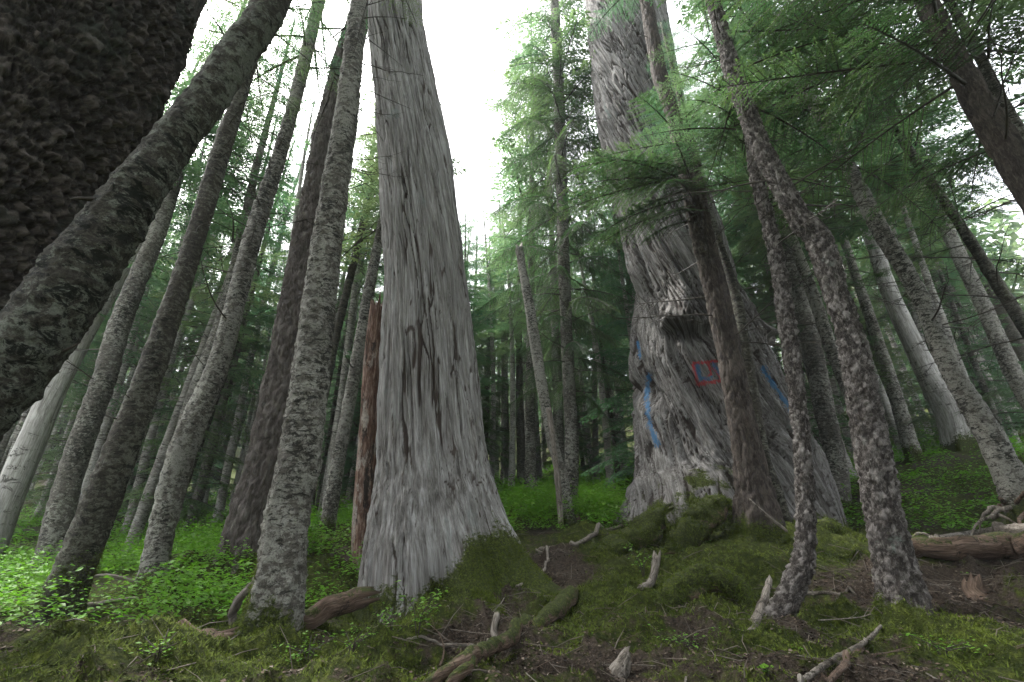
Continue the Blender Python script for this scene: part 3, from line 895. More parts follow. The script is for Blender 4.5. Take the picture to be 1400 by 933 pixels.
def leaflets(base, dirs, side, L, W, rise=0.):
    """diamond leaf sprays: base, direction, side vectors (n,3)"""
    mid = base + dirs * (L * .45)[:, None]
    tip = base + dirs * L[:, None]
    tip[:, 2] -= rise * L
    a, b = mid + side * (W * .5)[:, None], mid - side * (W * .5)[:, None]
    n = len(base)
    V = np.stack([base, a, tip, b], 1).reshape(-1, 3)
    return V, np.arange(n * 4).reshape(n, 4)

def norm(v):
    return v / (np.linalg.norm(v, axis=-1, keepdims=True) + 1e-9)

def bough(L, rng, ntw, step, ll, lw, droop=.25, spread=.42, hang=.3):
    """flat feathery conifer bough along +X; returns wood (V,Q) list and leaf (V,Q,tint)"""
    wood = []
    ts = np.linspace(0, 1, 7)
    bend = rng.uniform(-.12, .12)
    axis = np.stack([L * ts, L * bend * ts ** 2, L * (.10 * ts - droop * ts ** 2)], 1)
    wood.append(tube(axis, np.linspace(.016 * L / 2 + .004, .003, 7), 4))
    B, D, S, LL, TT = [], [], [], [], []
    for k in range(ntw):
        t = .12 + .88 * (k + rng.uniform(0, 1)) / ntw
        o = np.array([np.interp(t, ts, axis[:, i]) for i in range(3)])
        sg = 1 if k % 2 else -1
        tl = L * spread * (1.05 - t) ** .75 * rng.uniform(.55, 1.1) + .05 * L * rng.uniform(.5, 1)
        an = sg * math.radians(rng.uniform(38, 68))
        dr = np.array([math.cos(an), math.sin(an), -rng.uniform(0, .22) - hang * .3])
        dr /= np.linalg.norm(dr)
        n = max(2, int(tl / step))
        u = (np.arange(n) + .5) / n
        pos = o + dr * (u * tl)[:, None]
        pos[:, 2] -= hang * tl * u ** 2
        wood.append((np.vstack([o, o + [0, 0, .006], pos[-1]]), None))
        tw = rng.uniform(0, 1)
        for sd_ in (-1, 1):
            ang = an + sd_ * np.radians(rng.uniform(30, 62, n))
            d = np.stack([np.cos(ang), np.sin(ang), rng.uniform(-.22, .10, n) - hang * .4], 1)
            d = norm(d)
            sv = norm(np.stack([-np.sin(ang), np.cos(ang), rng.uniform(-.38, .38, n)], 1))
            B.append(pos); D.append(d); S.append(sv)
            LL.append(ll * rng.uniform(.55, 1.2, n) * (1.1 - .5 * u)); TT.append(np.clip(tw * .35 + rng.uniform(-.1, .25, n) + .25 * u, 0, 1))
        B.append(pos[-1:]); D.append(dr[None]); S.append(norm(np.array([[-dr[1], dr[0], .1]]))); LL.append(np.array([ll])); TT.append(np.array([.5]))
    B, D, S, LL, TT = map(np.concatenate, (B, D, S, LL, TT))
    V, Q = leaflets(B, D, S, LL, lw * LL / ll, .15)
    return wood, (V, Q, np.repeat(TT, 4))

def rotz(a):
    c, s = math.cos(a), math.sin(a)
    return np.array([[c, -s, 0], [s, c, 0], [0, 0, 1]])
def roty(a):
    c, s = math.cos(a), math.sin(a)
    return np.array([[c, 0, s], [0, 1, 0], [-s, 0, c]])

def crown_mesh(name, H, h0, rmax, n, rng, shape='cone', droop=.3, hang=.35, dens=1.0, dead=20, fine=False):
    """a conifer crown in metres, tree base at the origin"""
    mb = Mesher()
    variants = [bough(1.0, rng, 52, .026, .036, .0085, droop, .40, hang) for _ in range(3)] if fine else [bough(1.0, rng, int(40 * dens), .058, .080, .027, droop, .42, hang) for _ in range(4)]
    for i in range(n):
        u = (i + rng.uniform(0, 1)) / n
        z = h0 + (H - h0) * u ** .9
        prof = (1 - u) ** .8 if shape == 'cone' else math.sin(math.pi * min(1, .18 + .82 * u)) ** .8
        L = max(.5, rmax * (prof * .9 + .1) * rng.uniform(.6, 1.15))
        wood, (V, Q, T) = variants[rng.integers(len(variants))]
        Rm = rotz(i * 2.39996 + rng.uniform(-.4, .4)) @ roty(rng.uniform(-.15, .45) - .25 * u)
        tr = lambda A: (A * L) @ Rm.T + [0, 0, z]
        mb.add(tr(V), Q, 0, np.clip(T * .7 + rng.uniform(-.1, .3), 0, 1))
        mb.add(tr(wood[0][0]), wood[0][1], 1)
    for i in range(dead):
        z = rng.uniform(.12 * H, h0 + .15 * (H - h0))
        L = rng.uniform(.5, 1.8)
        a = rng.uniform(0, 6.28)
        ts = np.linspace(0, 1, 5)
        p = np.stack([L * ts, .15 * L * rng.uniform(-1, 1) * ts ** 2, L * (rng.uniform(-.3, .25) * ts + rng.uniform(-.3, .3) * ts ** 2)], 1) @ rotz(a).T + [0, 0, z]
        V, Q = tube(p, np.linspace(.016, .004, 5), 3)
        mb.add(V, Q, 1)
        for _ in range(3):
            t = rng.uniform(.3, .9); o = np.array([np.interp(t, ts, p[:, k]) for k in range(3)])
            dv = rng.uniform(-1, 1, 3) * .35 * L
            V, Q = tube(np.array([o, o + dv * .5 + [0, 0, .03], o + dv]), [.007, .005, .002], 3)
            mb.add(V, Q, 1)
    return mb.mesh(name, [M['needle'], M['twig']])

crng = np.random.default_rng(21)
CROWNS = {
 'tall':   [crown_mesh('crown', 30, 14, 2.5, 62, crng, 'cone', .35, .4) for _ in range(2)],
 'mid':    [crown_mesh('crown', 30, 9.5, 2.8, 84, crng, 'cone', .32, .4) for _ in range(2)],
 'full':   [crown_mesh('crown', 14, 1.2, 2.3, 115, crng, 'cone', .28, .3, dead=10) for _ in range(2)],
 'near':   [crown_mesh('crown', 30, 13, 2.6, 50, crng, 'cone', .35, .35, fine=True) for _ in range(2)],
 'sparse': [crown_mesh('crown', 30, 12, 2.0, 44, crng, 'cone', .3, .4, dead=34)],
}

def bough_pair(L, ntw, step, ll, lw, droop, spread, hang, rng):
    wood, (V, Q, T) = bough(L, rng, ntw, step, ll, lw, droop, spread, hang)
    f = make_mesh('foliage', V, [Q], M['needle_near'], False, {'tint': T})
    mb = Mesher()
    for Vw, Qw in wood:
        if Qw is None:
            a, b, c = Vw
            Vt, Qt = tube(np.array([a, (a + c) / 2 + [0, 0, .01 * L], c]), [.006, .004, .002], 3)
            mb.add(Vt, Qt)
        else:
            mb.add(Vw, Qw)
    return mb.mesh('branch', [M['twig']], True), f

brng = np.random.default_rng(5)
BOUGHS = [bough_pair(2.4, 50, .030, .062, .020, dr, .36, hg, brng) for dr, hg in ((.16, .05), (.26, .12), (.08, .02), (.22, .18))]
BOUGHS_HANG = [bough_pair(2.4, 54, .036, .11, .017, dr, .34, hg, brng) for dr, hg in ((.42, .6), (.34, .9))]

def dead_branch_mesh(rng, L=2.0):
    mb = Mesher()
    ts = np.linspace(0, 1, 9)
    c1, c2 = rng.uniform(-.25, .25), rng.uniform(-.35, .3)
    wob = np.cumsum(rng.normal(0, .012, (9, 3)), 0) * L
    p = np.stack([L * ts, c1 * L * ts ** 2, c2 * L * ts ** 2 + .15 * L * ts], 1) + wob
    V, Q = tube(p, np.linspace(.020, .004, 9), 5); mb.add(V, Q)
    for k in range(11):
        t = rng.uniform(.22, .97); o = np.array([np.interp(t, ts, p[:, i]) for i in range(3)])
        sg = 1 if k % 2 else -1
        l = L * .42 * (1.1 - t) * rng.uniform(.5, 1.2)
        an = sg * rng.uniform(.6, 1.1)
        dv = np.array([math.cos(an), math.sin(an), rng.uniform(-.4, .3)]) * l
        bend = np.array([0, 0, rng.uniform(-.15, .2) * l])
        q = np.array([o, o + dv * .35 + bend * .6, o + dv * .7 + bend, o + dv + bend * .6])
        V, Q = tube(q, [.008, .006, .004, .002], 4); mb.add(V, Q)
        for _ in range(2):
            o2 = q[rng.integers(1, 3)]
            d2 = dv * .35 + rng.uniform(-1, 1, 3) * l * .25
            V, Q = tube(np.array([o2, o2 + d2 * .6, o2 + d2]), [.004, .003, .0015], 3); mb.add(V, Q)
    return mb.mesh('branch', [M['twig']], True)
DEAD = [dead_branch_mesh(brng) for _ in range(6)]
def stub_mesh(rng):
    ts = np.linspace(0, 1, 5)
    L = rng.uniform(.08, .2)
    p = np.stack([L * ts, rng.uniform(-.2, .2) * L * ts, rng.uniform(-.4, .3) * L * ts ** 2], 1)
    V, Q = tube(p, np.array([.020, .014, .010, .008, .004]), 5)
    mb = Mesher(); mb.add(V, Q)
    return mb.mesh('branch_stub', [M['twig']], True)
STUBS = [stub_mesh(brng) for _ in range(4)]

def put_on(E, z, az, me, name='branch', scale=1.0, pitch=0., roll=0.):
    c, r = on_trunk(E, z)
    a = math.radians(az)
    d = np.array([math.cos(a), math.sin(a), 0]) * r * .85
    o = obj(name, me, E.e, tuple(c + d - E.base), (roll, pitch, a), scale)
    return o

def live_bough(E, z, az, scale=1., pitch=0., kind=None, hang=False):
    lst = BOUGHS_HANG if hang else BOUGHS
    w, f = lst[(kind if kind is not None else int(brng.integers(len(lst)))) % len(lst)]
    o = put_on(E, z, az, w, 'branch', scale, pitch, float(brng.uniform(-.25, .25)))
    fo = obj('foliage', f, o)
    return o

# crowns of the measured trees (above the frame for most of them)
def crown(E, kind, h, i=0, rs=1.0, zrot=0., top=None):
    me = CROWNS[kind][i % len(CROWNS[kind])]
    Href = 14. if kind == 'full' else 30.
    topc = E.C[-1] - E.base
    s = h / Href
    o = obj('crown', me, E.e, (float(topc[0]) * .8, float(topc[1]) * .8, float(topc[2]) - h), (0, 0, zrot), (rs, rs, s))
    return o

for key, kind, h, i, rs in [('T8', 'near', 26, 0, 1.3), ('T12', 'near', 26, 1, 1.3), ('T1', 'near', 30, 0, 1.2), ('T2', 'near', 14, 1, .7), ('T3b', 'mid', 15, 0, .8),
                            ('T4', 'near', 14, 0, .8), ('T5', 'near', 19, 0, 1.1), ('T5b', 'mid', 15, 0, .8), ('T6', 'near', 34, 1, 1.2), ('T7', 'near', 16, 0, .9),
                            ('T10', 'mid', 14, 0, .8), ('T11', 'sparse', 13, 0, .8), ('T13', 'near', 12, 1, .6), ('T14', 'near', 9, 0, .6), ('T15', 'near', 9, 0, .6),
                            ('T16', 'near', 9, 0, .7), ('T17', 'mid', 13, 1, .9), ('T18', 'near', 13, 0, .9), ('T18b', 'mid', 11, 1, .7), ('T20', 'mid', 13, 0, .9),
                            ('T21', 'mid', 30, 1, 1.0), ('T24', 'mid', 15, 0, .9), ('T25', 'mid', 12, 1, .8), ('T26', 'mid', 15, 1, .9), ('T27', 'mid', 16, 0, .9)]:
    crown(TREES[key], kind, h, i, rs, random.uniform(0, 6.28))

# near boughs
for z, az, sc, pt in [(8.1, 200, 1.1, .3), (7.9, 172, 1.0, .4), (8.4, 205, 1.2, .25), (8.2, 185, 1.15, .35), (7.4, 190, .9, .4), (8.6, 178, 1.1, .3), (7.2, 222, .8, .4), (8.0, 240, .9, .3), (8.5, 190, .95, .15), (8.0, 215, 1.0, .25), (8.3, 165, .8, .1), (7.5, 235, .75, .3), (7.7, 180, .9, .35), (8.9, 255, .7, .2), (7.1, 200, .6, .45), (8.7, 20, .8, .1), (7.9, -20, .8, .2), (9.2, 175, .9, .2), (9.4, 225, .8, .2)]:
    live_bough(TREES['T13'], z, az, sc, pt)
for z, az, sc, pt in [(7.6, 172, 1.35, .05), (7.0, 205, 1.1, .1), (8.1, 150, 1.4, .0), (8.3, 222, 1.2, .1), (8.9, 186, 1.45, .05), (9.4, 160, 1.4, .05), (9.8, 205, 1.4, .05), (7.2, 120, 1.1, .1), (8.6, 95, 1.2, .1), (10.2, 180, 1.5, .1)]:
    live_bough(TREES['T18'], z, az, sc, pt)
for z, az, sc, pt in [(7.6, 20, .9, .1), (8.3, -30, .9, .1), (8.8, 60, 1., .1), (9.3, 0, 1., .1), (8.0, 80, .9, .1)]:
    live_bough(TREES['T16'], z, az, sc, pt)
for i in range(84):
    live_bough(TREES['T21'], 5.4 + i * .17, i * 137 + 40, (.8 + .35 * random.random()) * (1.0 if i > 14 else .75), .2, hang=True)
for key, z0, z1, n in [('T17', 8.5, 13, 6), ('T20', 7.5, 12, 8), ('T24', 7, 13, 8), ('T25', 6, 12, 8), ('T18b', 6.5, 11, 7)]:
    for i in range(n):
        live_bough(TREES[key], z0 + (z1 - z0) * i / n, i * 137 + 30 * random.random(), random.uniform(.7, 1.1), random.uniform(0, .35))
# small low boughs at the right
live_bough(TREES['T26'], 4.4, 250, .6, .05, 2)
live_bough(TREES['T19'], 4.6, 255, .75, -.05, 2)
live_bough(TREES['T27'], 4.7, 260, .7, .0, 2)

# dead branches and stubs
for key, lo, hi, n, sc in [('T13', 4.0, 8.2, 12, .75), ('T14', 3.6, 7.5, 5, .6), ('T15', 5.2, 8.5, 6, .6), ('T16', 5.0, 9.5, 9, .7), ('T17', 4.6, 9.5, 14, .75), ('T18', 5.0, 9, 9, .9), ('T20', 4.5, 10, 16, .9),
                           ('T5', 4.5, 12, 12, .7), ('T4', 4.5, 10, 6, .5), ('T7', 6, 9.0, 5, .5), ('T6', 5, 11, 6, .7), ('T3b', 4, 10, 9, .6), ('T5b', 4, 11, 10, .7), ('T10', 4, 10, 10, .6), ('T11', 3.5, 11, 14, .7),
                           ('T21', 3.6, 9, 22, .7), ('T24', 3.5, 9, 10, .6), ('T25', 3.5, 9, 10, .6), ('T26', 4, 9, 8, .6), ('T27', 4.5, 10, 10, .7), ('T18b', 4, 9, 5, .6)]:
    for i in range(n):
        put_on(TREES[key], random.uniform(lo, hi), random.uniform(0, 360), random.choice(DEAD), 'branch', sc * random.uniform(.5, 1.2), random.uniform(-.3, .4), random.uniform(-1, 1))
for key, lo, hi, n in [('T2', 2.0, 5.5, 3), ('T4', 1.5, 7, 8), ('T7', 2, 8, 10), ('T5', 2, 9, 8), ('T8', 4, 12, 9), ('T16', 2, 8, 9), ('T17', 2.5, 9, 8), ('T12', 5, 14, 6), ('T18', 4, 8, 5)]:
    for i in range(n):
        put_on(TREES[key], random.uniform(lo, hi), random.uniform(150, 390), random.choice(STUBS), 'branch_stub', random.uniform(.35, .9), random.uniform(-.4, .4))

# ------------------------------------------------------------------ broken snags
def snag(key, name, label, px_sections, Y, base, mat, seed, top_ragged=.3, cat='snag', roots=.2):
    d = dict(Y=Y, s=px_sections, H=0, bark='smooth', mat=mat, base=base)
    d['P'], d['R'] = trunk_axis(d)
    d['bxy'] = (at(*base, Y)[0], Y)
    TR[key] = d
    E = trunk_surface(d, seed, 1.8, roots=roots, moss_h=.3, moss_amt=.8, min_na=28)
    na = E.na
    # ragged broken top
    V = E.V.copy()
    g = np.random.default_rng(seed)
    jag = np.abs(fbm(np.stack([np.cos(E.TH[:na]) * 3, np.sin(E.TH[:na]) * 3, np.full(na, seed)], 1), 3, seed)) * top_ragged * 2
    for k in range(1, 9):
        sl = slice((E.nr - k) * na, (E.nr - k + 1) * na)
        V[sl, 2] += jag * (9 - k) / 8
    V[(E.nr - 1) * na:] = V[(E.nr - 1) * na:] * .55 + E.C[-1] * .45 + [0, 0, -.02]
    e = thing(name, tuple(E.base), label, cat)
    obj('trunk', make_mesh('trunk', V - E.base, [tube_grid(None, E.nr, na), np.stack([np.full(na - 2, (E.nr - 1) * na), np.arange((E.nr - 1) * na + 1, E.nr * na - 1), np.arange((E.nr - 1) * na + 2, E.nr * na)], 1)],
                           M[mat], True, {'bark': E.q, 'moss': E.moss, 'cell': E.cell}), e)
    E.e = e
    TREES[key] = E
    return E
snag('S1', 'rotten_snag', 'broken rotten reddish snag stripped of bark, leaning against the silver-grey cedar', [(425, 504, 527), (500, 496, 520), (600, 490, 517), (640, 487, 515), (720, 481, 511)], 7.7, (494, 800), 'rotten', 201, .35)
snag('S2', 'broken_snag', 'thin broken snag with mottled bark in front of the bluish conifer', [(340, 704, 714), (420, 717, 731), (500, 729, 744), (600, 747, 762), (660, 763, 778)], 10.2, (781, 730), 'mottled', 203, .3)
snag('S3', 'leaning_pole', 'thin grey dead pole leaning on the thin broken mottled snag', [(560, 746, 753), (640, 757, 765), (700, 762, 770)], 9.7, (768, 752), 'wood_pale', 205, .1)
snag('S4', 'small_stump', 'small reddish splintered stump beside the thin broken snag', [(705, 786, 793), (722, 785, 794)], 10.4, (790, 735), 'rotten', 207, .12)

# ------------------------------------------------------------------ forest behind
TRUNKS = []
def forest_trunk(seed, H, r, mat, bow):
    g = np.random.default_rng(seed)
    nr, na = 70, 14
    t = np.linspace(0, 1, nr) ** 1.25
    z = -1.0 + t * (H + 1.0)
    R = r * (1 - t) ** .85 + .02 + r * .55 * np.exp(-np.clip(z, -1, None) / .35)
    C = np.stack([bow * np.sin(t * 2.2 + seed) * t, bow * np.cos(t * 1.7 + seed) * t, z], 1)
    th = np.arange(na) / na * 2 * math.pi
    TH = np.broadcast_to(th, (nr, na)).ravel()
    RR = np.repeat(R, na)
    q = np.stack([RR * np.cos(TH), RR * np.sin(TH), np.repeat(z, na) + seed], 1)
    rr = RR * (1 + .10 * fbm(q * [4, 4, 1.5], 2, seed)) + bark_disp('mottled', q, RR, seed)[0]
    V = np.repeat(C, na, 0) + rr[:, None] * np.stack([np.cos(TH), np.sin(TH), 0 * TH], 1)
    moss = np.clip(.9 * np.exp(-np.clip(np.repeat(z, na), 0, None) / .4) + .2 * fbm(q * 3, 2, seed), 0, 1)
    return make_mesh('trunk', V, [tube_grid(None, nr, na)], M[mat], True, {'bark': q, 'moss': moss})
for i, (H, r, m, bw) in enumerate([(30, .17, 'mottled', .5), (30, .24, 'mottled', .3), (30, .125, 'mottled_pale', .7), (30, .36, 'furrowed', .2), (30, .20, 'mottled_dark', .5), (14, .09, 'mottled_dark', .4), (14, .11, 'mottled', .3), (30, .13, 'mottled_pale', .8)]):
    TRUNKS.append(forest_trunk(300 + i, H, r, m, bw))
KIND = {  # trunk index -> crown kinds, name, label
 0: ('mid', 'fir_tree', 'grey mottled fir', 'mottled firs in the wood behind'),
 1: ('tall', 'fir_tree', 'stout grey mottled fir', 'stout firs in the wood behind'),
 2: ('sparse', 'fir_tree', 'slender pale grey mottled fir', 'slender firs in the wood behind'),
 3: ('tall', 'hemlock_tree', 'thick brown furrowed hemlock', 'thick hemlocks in the wood behind'),
 4: ('sparse', 'fir_tree', 'dark fir with many dead branches', 'dark firs in the wood behind'),
 7: ('sparse', 'fir_tree', 'slim pale fir with a sparse crown', 'slim pale firs in the wood behind'),
 5: ('full', 'young_conifer', 'young dark-stemmed conifer with low green boughs', 'young dark-stemmed conifers in the wood behind'),
 6: ('full', 'young_conifer', 'young pale-stemmed conifer with low green boughs', 'young pale-stemmed conifers in the wood behind'),
}
LANDMARK = [(60, 'behind the whitish barkless trunk'), (160, 'behind the dark mossy trunk'), (280, 'behind the slender pale mottled fir'), (395, 'behind the broad brown furrowed trunk'),
            (500, 'behind the thin trunks beside the silver-grey cedar'), (690, 'behind the silver-grey cedar'), (760, 'in the gap between the giant cedars'), (870, 'behind the bluish conifer'),
            (1110, 'behind the painted cedar'), (1180, 'behind the J-curved slim trunk'), (1260, 'behind the crooked flaky trunk'), (1400, 'behind the bleached dead trunk'), (9e9, 'behind the root tangle')]
frng = np.random.default_rng(77)
placed = [(d['bxy'][0], d['Y']) for d in TR.values()]
NF = [0]
def wood_tree(x, y, k, h):
    z = gz(x, y)
    ck, nm, lb, gr = KIND[k]
    if y > 1:
        px = float(proj(np.array([[x, y, z + .3]]))[0][0])
        where = next(w for lim, w in LANDMARK if px < lim)
        lb = lb + ' ' + ('close ' if y < 16 else 'far ' if y > 30 else '') + where
    else:
        lb = lb + ' added unseen behind the viewpoint for shade'
    e = thing(nm, (x, y, z), lb, 'tree', gr)
    ref = 14. if k in (5, 6) else 30.
    s = h / ref
    w = frng.uniform(.85, 1.15)
    az = frng.uniform(0, 6.28)
    obj('trunk', TRUNKS[k], e, (0, 0, 0), (frng.normal(0, .012), frng.normal(0, .012), az), (w, w, s))
    lst = CROWNS[ck]
    obj('crown', lst[frng.integers(len(lst))], e, (0, 0, 0), (0, 0, frng.uniform(0, 6.28)), (w * frng.uniform(.8, 1.15), w * frng.uniform(.8, 1.15), s))
    NF[0] += 1
def max_height(x, y, z):
    """trees below the open patch of sky are shorter"""
    px = 700 + 640 * x / y * .85
    e = math.radians(60)
    if 565 < px < 700: e = math.radians(40)
    elif 180 < px <= 340: e = math.radians(44)
    elif 700 <= px < 830: e = math.radians(54)
    elif 340 < px <= 565: e = math.radians(56)
    return max(5, math.tan(e) * math.hypot(x, y) + CH - z)
def scatter(y0, y1, mind, n, kinds, hrange, seed):
    g = np.random.default_rng(seed)
    for _ in range(n):
        y = math.sqrt(g.uniform(y0 ** 2, y1 ** 2))
        x = g.uniform(-1.22, 1.22) * y
        if any((x - a) ** 2 + (y - b) ** 2 < mind ** 2 for a, b in placed): continue
        pxx = 700 + 660 * x / y
        if y < 16.5 and 640 < pxx < 860: continue
        if y < 11.5 and -6 < x < 9: continue
        k = int(g.choice(kinds))
        h = g.uniform(*hrange) if k not in (5, 6) else g.uniform(6, 13) * (1 if y < 20 else 1.35)
        h = min(h, max_height(x, y, gz(x, y)))
        placed.append((x, y))
        wood_tree(x, y, k, h)
for x, y, h, k in [(-9.4, 13.4, 10, 5), (-4.6, 16.4, 10, 6), (-13, 18, 12, 5), (-1.6, 19, 9, 6), (2.2, 20, 9.5, 6), (4.2, 18.5, 10, 5), (9, 19, 10, 5), (14.5, 17, 10, 5), (-8, 20, 12, 6)]:
    placed.append((x, y)); wood_tree(x, y, k, h)
for x, y, k, h in [(.6, 15.6, 0, 25), (1.9, 18.5, 1, 26), (-.35, 24, 1, 19)]:
    placed.append((x, y)); wood_tree(x, y, k, h)
scatter(11, 21, 1.6, 520, [0, 2, 2, 2, 2, 4, 2, 6], (14, 24), 1)
scatter(20, 34, 2.7, 380, [0, 1, 2, 3, 2, 6, 6, 5], (14, 25), 2)
scatter(12.5, 31, 1.1, 330, [7], (13, 22), 5)
scatter(34, 62, 4.8, 330, [0, 1, 2, 5, 5, 6, 6, 6], (17, 26), 3)
print('forest trees', NF[0])

for x, y, k, h in [(-3.4, -3, 1, 26), (4.2, -2.6, 0, 25), (7.5, -.6, 1, 27), (-7.5, -1.2, 0, 26), (.4, -6, 3, 28), (5.2, -6.4, 1, 26), (-5, -7, 0, 25), (10, 2.6, 0, 25), (9.4, -5, 1, 28), (-10.5, -4.5, 3, 27), (12.5, 5.6, 1, 26), (1.6, -11, 0, 26), (2.0, -4, 0, 20), (6.6, -3.6, 0, 19), (10.2, -1.4, 0, 20), (8.6, 1.2, 0, 18), (-1.6, -4.6, 0, 20), (5.6, .2, 0, 18)]:
    wood_tree(x, y, k, h)  # unseen trees, added behind and beside the camera to shade the foreground

def far_wood():
    g = np.random.default_rng(8)
    B, D, S, L = [], [], [], []
    for _ in range(230):
        a = g.uniform(math.radians(-64), math.radians(64)); r = g.uniform(58, 85)
        x, y = r * math.sin(a), r * math.cos(a)
        H, R = g.uniform(12, 26), g.uniform(2.2, 3.6)
        n = 200
        u = g.uniform(0, 1, n) ** 1.3
        an = g.uniform(0, 6.28, n); rr = R * (1 - u) * g.uniform(.3, 1, n)
        B.append(np.stack([x + rr * np.cos(an), y + rr * np.sin(an), gz(x, y) + u * H], 1))
        D.append(norm(np.stack([np.cos(an), np.sin(an), g.uniform(-.9, .1, n)], 1)))
        S.append(norm(np.stack([-np.sin(an), np.cos(an), g.normal(0, .4, n)], 1)))
        L.append(g.uniform(.7, 1.6, n))
    B, D, S, L = map(np.concatenate, (B, D, S, L))
    V, Q = leaflets(B, D, S, L, L * .45, .1)
    tag(obj('far_wood', make_mesh('far_wood', V, [Q], M['needle'], False, {'tint': np.repeat(g.uniform(0, .6, len(B)), 4)})), 'dark distant conifer wood closing the view up the slope', 'wood', kind='stuff')
far_wood()

# ------------------------------------------------------------------ undergrowth
def leaf_field(P, tilt, L, rng):
    n = len(P)
    a = rng.uniform(0, 2 * math.pi, n)
    d = norm(np.stack([np.cos(a), np.sin(a), rng.uniform(-.5, .25, n)], 1))
    s = norm(np.stack([-np.sin(a), np.cos(a), rng.normal(0, tilt, n)], 1))
    w = L * rng.uniform(.5, .65, n)
    base = P - d * (L * .5)[:, None]
    tip = P + d * (L * .5)[:, None]
    up = np.array([0, 0, 1.])
    l, r = P + s * (w * .5)[:, None] + up * (w * .12)[:, None], P - s * (w * .5)[:, None] + up * (w * .12)[:, None]
    V = np.stack([base, r, tip, l], 1).reshape(-1, 3)
    i = np.arange(n)[:, None] * 4
    return V, np.vstack([i + [0, 1, 2], i + [0, 2, 3]])

def undergrowth():
    g = np.random.default_rng(99)
    PP, LL, TT = [], [], []
    stems = Mesher()
    def zone(x0, x1, y0, y1, dens, per, rad, hmax, L, cond=None, tint=.4):
        n = int((x1 - x0) * (y1 - y0) * dens)
        x = g.uniform(x0, x1, n); y = g.uniform(y0, y1, n)
        keep = fbm(np.stack([x * .9, y * .9, np.full(n, 4.)], 1), 2, 9) > -.16
        if cond is not None: keep &= cond(x, y)
        for d in TR.values():
            keep &= (x - d['bxy'][0]) ** 2 + (y - d['Y']) ** 2 > (d['R'][0] * 1.15) ** 2
        x, y = x[keep], y[keep]
        z = ground(x, y)
        n = len(x)
        H = hmax * g.uniform(.25, 1.25, n)
        m = per
        a = g.uniform(0, 6.28, (n, m)); rr = rad * np.sqrt(g.uniform(0, 1, (n, m)))
        layer = g.uniform(.35, 1, (n, m))
        hx = x[:, None] + rr * np.cos(a); hy = y[:, None] + rr * np.sin(a)
        hz = z[:, None] + H[:, None] * layer * (1 - .45 * (rr / rad) ** 2)
        PP.append(np.stack([hx, hy, hz], 2).reshape(-1, 3))
        LL.append((L * np.repeat(g.uniform(.6, 1.25, (n, 1)), m, 1) * g.uniform(.55, 1.25, (n, m))).ravel())
        TT.append(np.clip(np.repeat(g.uniform(0, .75, n), m) * tint * 1.6 + g.uniform(-.1, .2, n * m), 0, 1))
    left = lambda x, y: (x < -.35 * y + 1.0) & ~((x > -2.2) & (y < 6.2))
    zone(-9.5, -1.0, 5.4, 9.5, 24, 46, .28, .62, .072, left, .5)
    zone(-13, -1.5, 9.5, 15, 12, 42, .40, .75, .092, left, .4)
    mid = lambda x, y: (x > -.02 * y - .2) & (x < .235 * y)
    zone(-.4, 3.6, 8.9, 13, 28, 54, .32, .75, .078, mid, .8)
    zone(-.8, 4.4, 13, 19, 15, 46, .40, .65, .090, mid, .6)
    zone(6.5, 15.5, 8.6, 16, 11, 48, .40, .50, .075, lambda x, y: (x > .68 * y), .1)
    zone(-22, 22, 15, 30, 2.2, 44, .6, .7, .15, None, .2)
    zone(-3.2, 6, 3.6, 8, 1.0, 12, .08, .06, .026, None, .0)
    P = np.vstack(PP); L = np.concatenate(LL); T = np.concatenate(TT)
    V, tri = leaf_field(P, .35, L, g)
    me = make_mesh('undergrowth', V, [tri], M['leaf'], False, {'tint': np.repeat(T, 4)})
    tag(obj('undergrowth', me), 'bright green leafy shrubs covering the forest floor between the trunks', 'undergrowth', kind='stuff')
    print('leaves', len(P))
undergrowth()

def moss_tufts():
    g = np.random.default_rng(123)
    n = 125000
    ang = g.uniform(math.radians(-52), math.radians(52), n)
    r = np.sqrt(g.uniform(2.4 ** 2, 9.5 ** 2, n)) * g.uniform(.55, 1, n)
    x, y = r * np.sin(ang), r * np.cos(ang)
    m = moss_map(x, y)
    p = np.stack([x, y, np.zeros(n)], 1)
    keep = (m + .5 * fbm(p * 3, 2, 77) > .55) & (y > 2.2)
    x, y = x[keep], y[keep]; n = len(x)
    z = ground(x, y)
    nb = 2
    a = g.uniform(0, 6.28, (n, nb))
    l = g.uniform(.014, .038, (n, nb)) * (.8 + .08 * np.hypot(x, y)[:, None])
    d = np.stack([np.cos(a) * .8, np.sin(a) * .8, g.uniform(.1, .9, (n, nb))], 2)
    base = np.stack([x, y, z], 1)[:, None] + g.normal(0, .012, (n, nb, 3))
    s = np.stack([-np.sin(a), np.cos(a), 0 * a], 2) * (l * .13)[..., None]
    tip = base + d * l[..., None]
    V = np.stack([base - s, base + s, tip], 2).reshape(-1, 3)
    T = np.repeat(np.clip(g.uniform(-.2, .6, n) + .5 * fbm(np.stack([x, y, 0 * x], 1) * 2, 2, 5), 0, 1), nb * 3)
    me = make_mesh('moss', V, [np.arange(len(V)).reshape(-1, 3)], M['moss_tuft'], False, {'tint': T})
    tag(obj('moss', me), 'shaggy yellow-green moss strands over humps and roots', 'moss', kind='stuff')
moss_tufts()

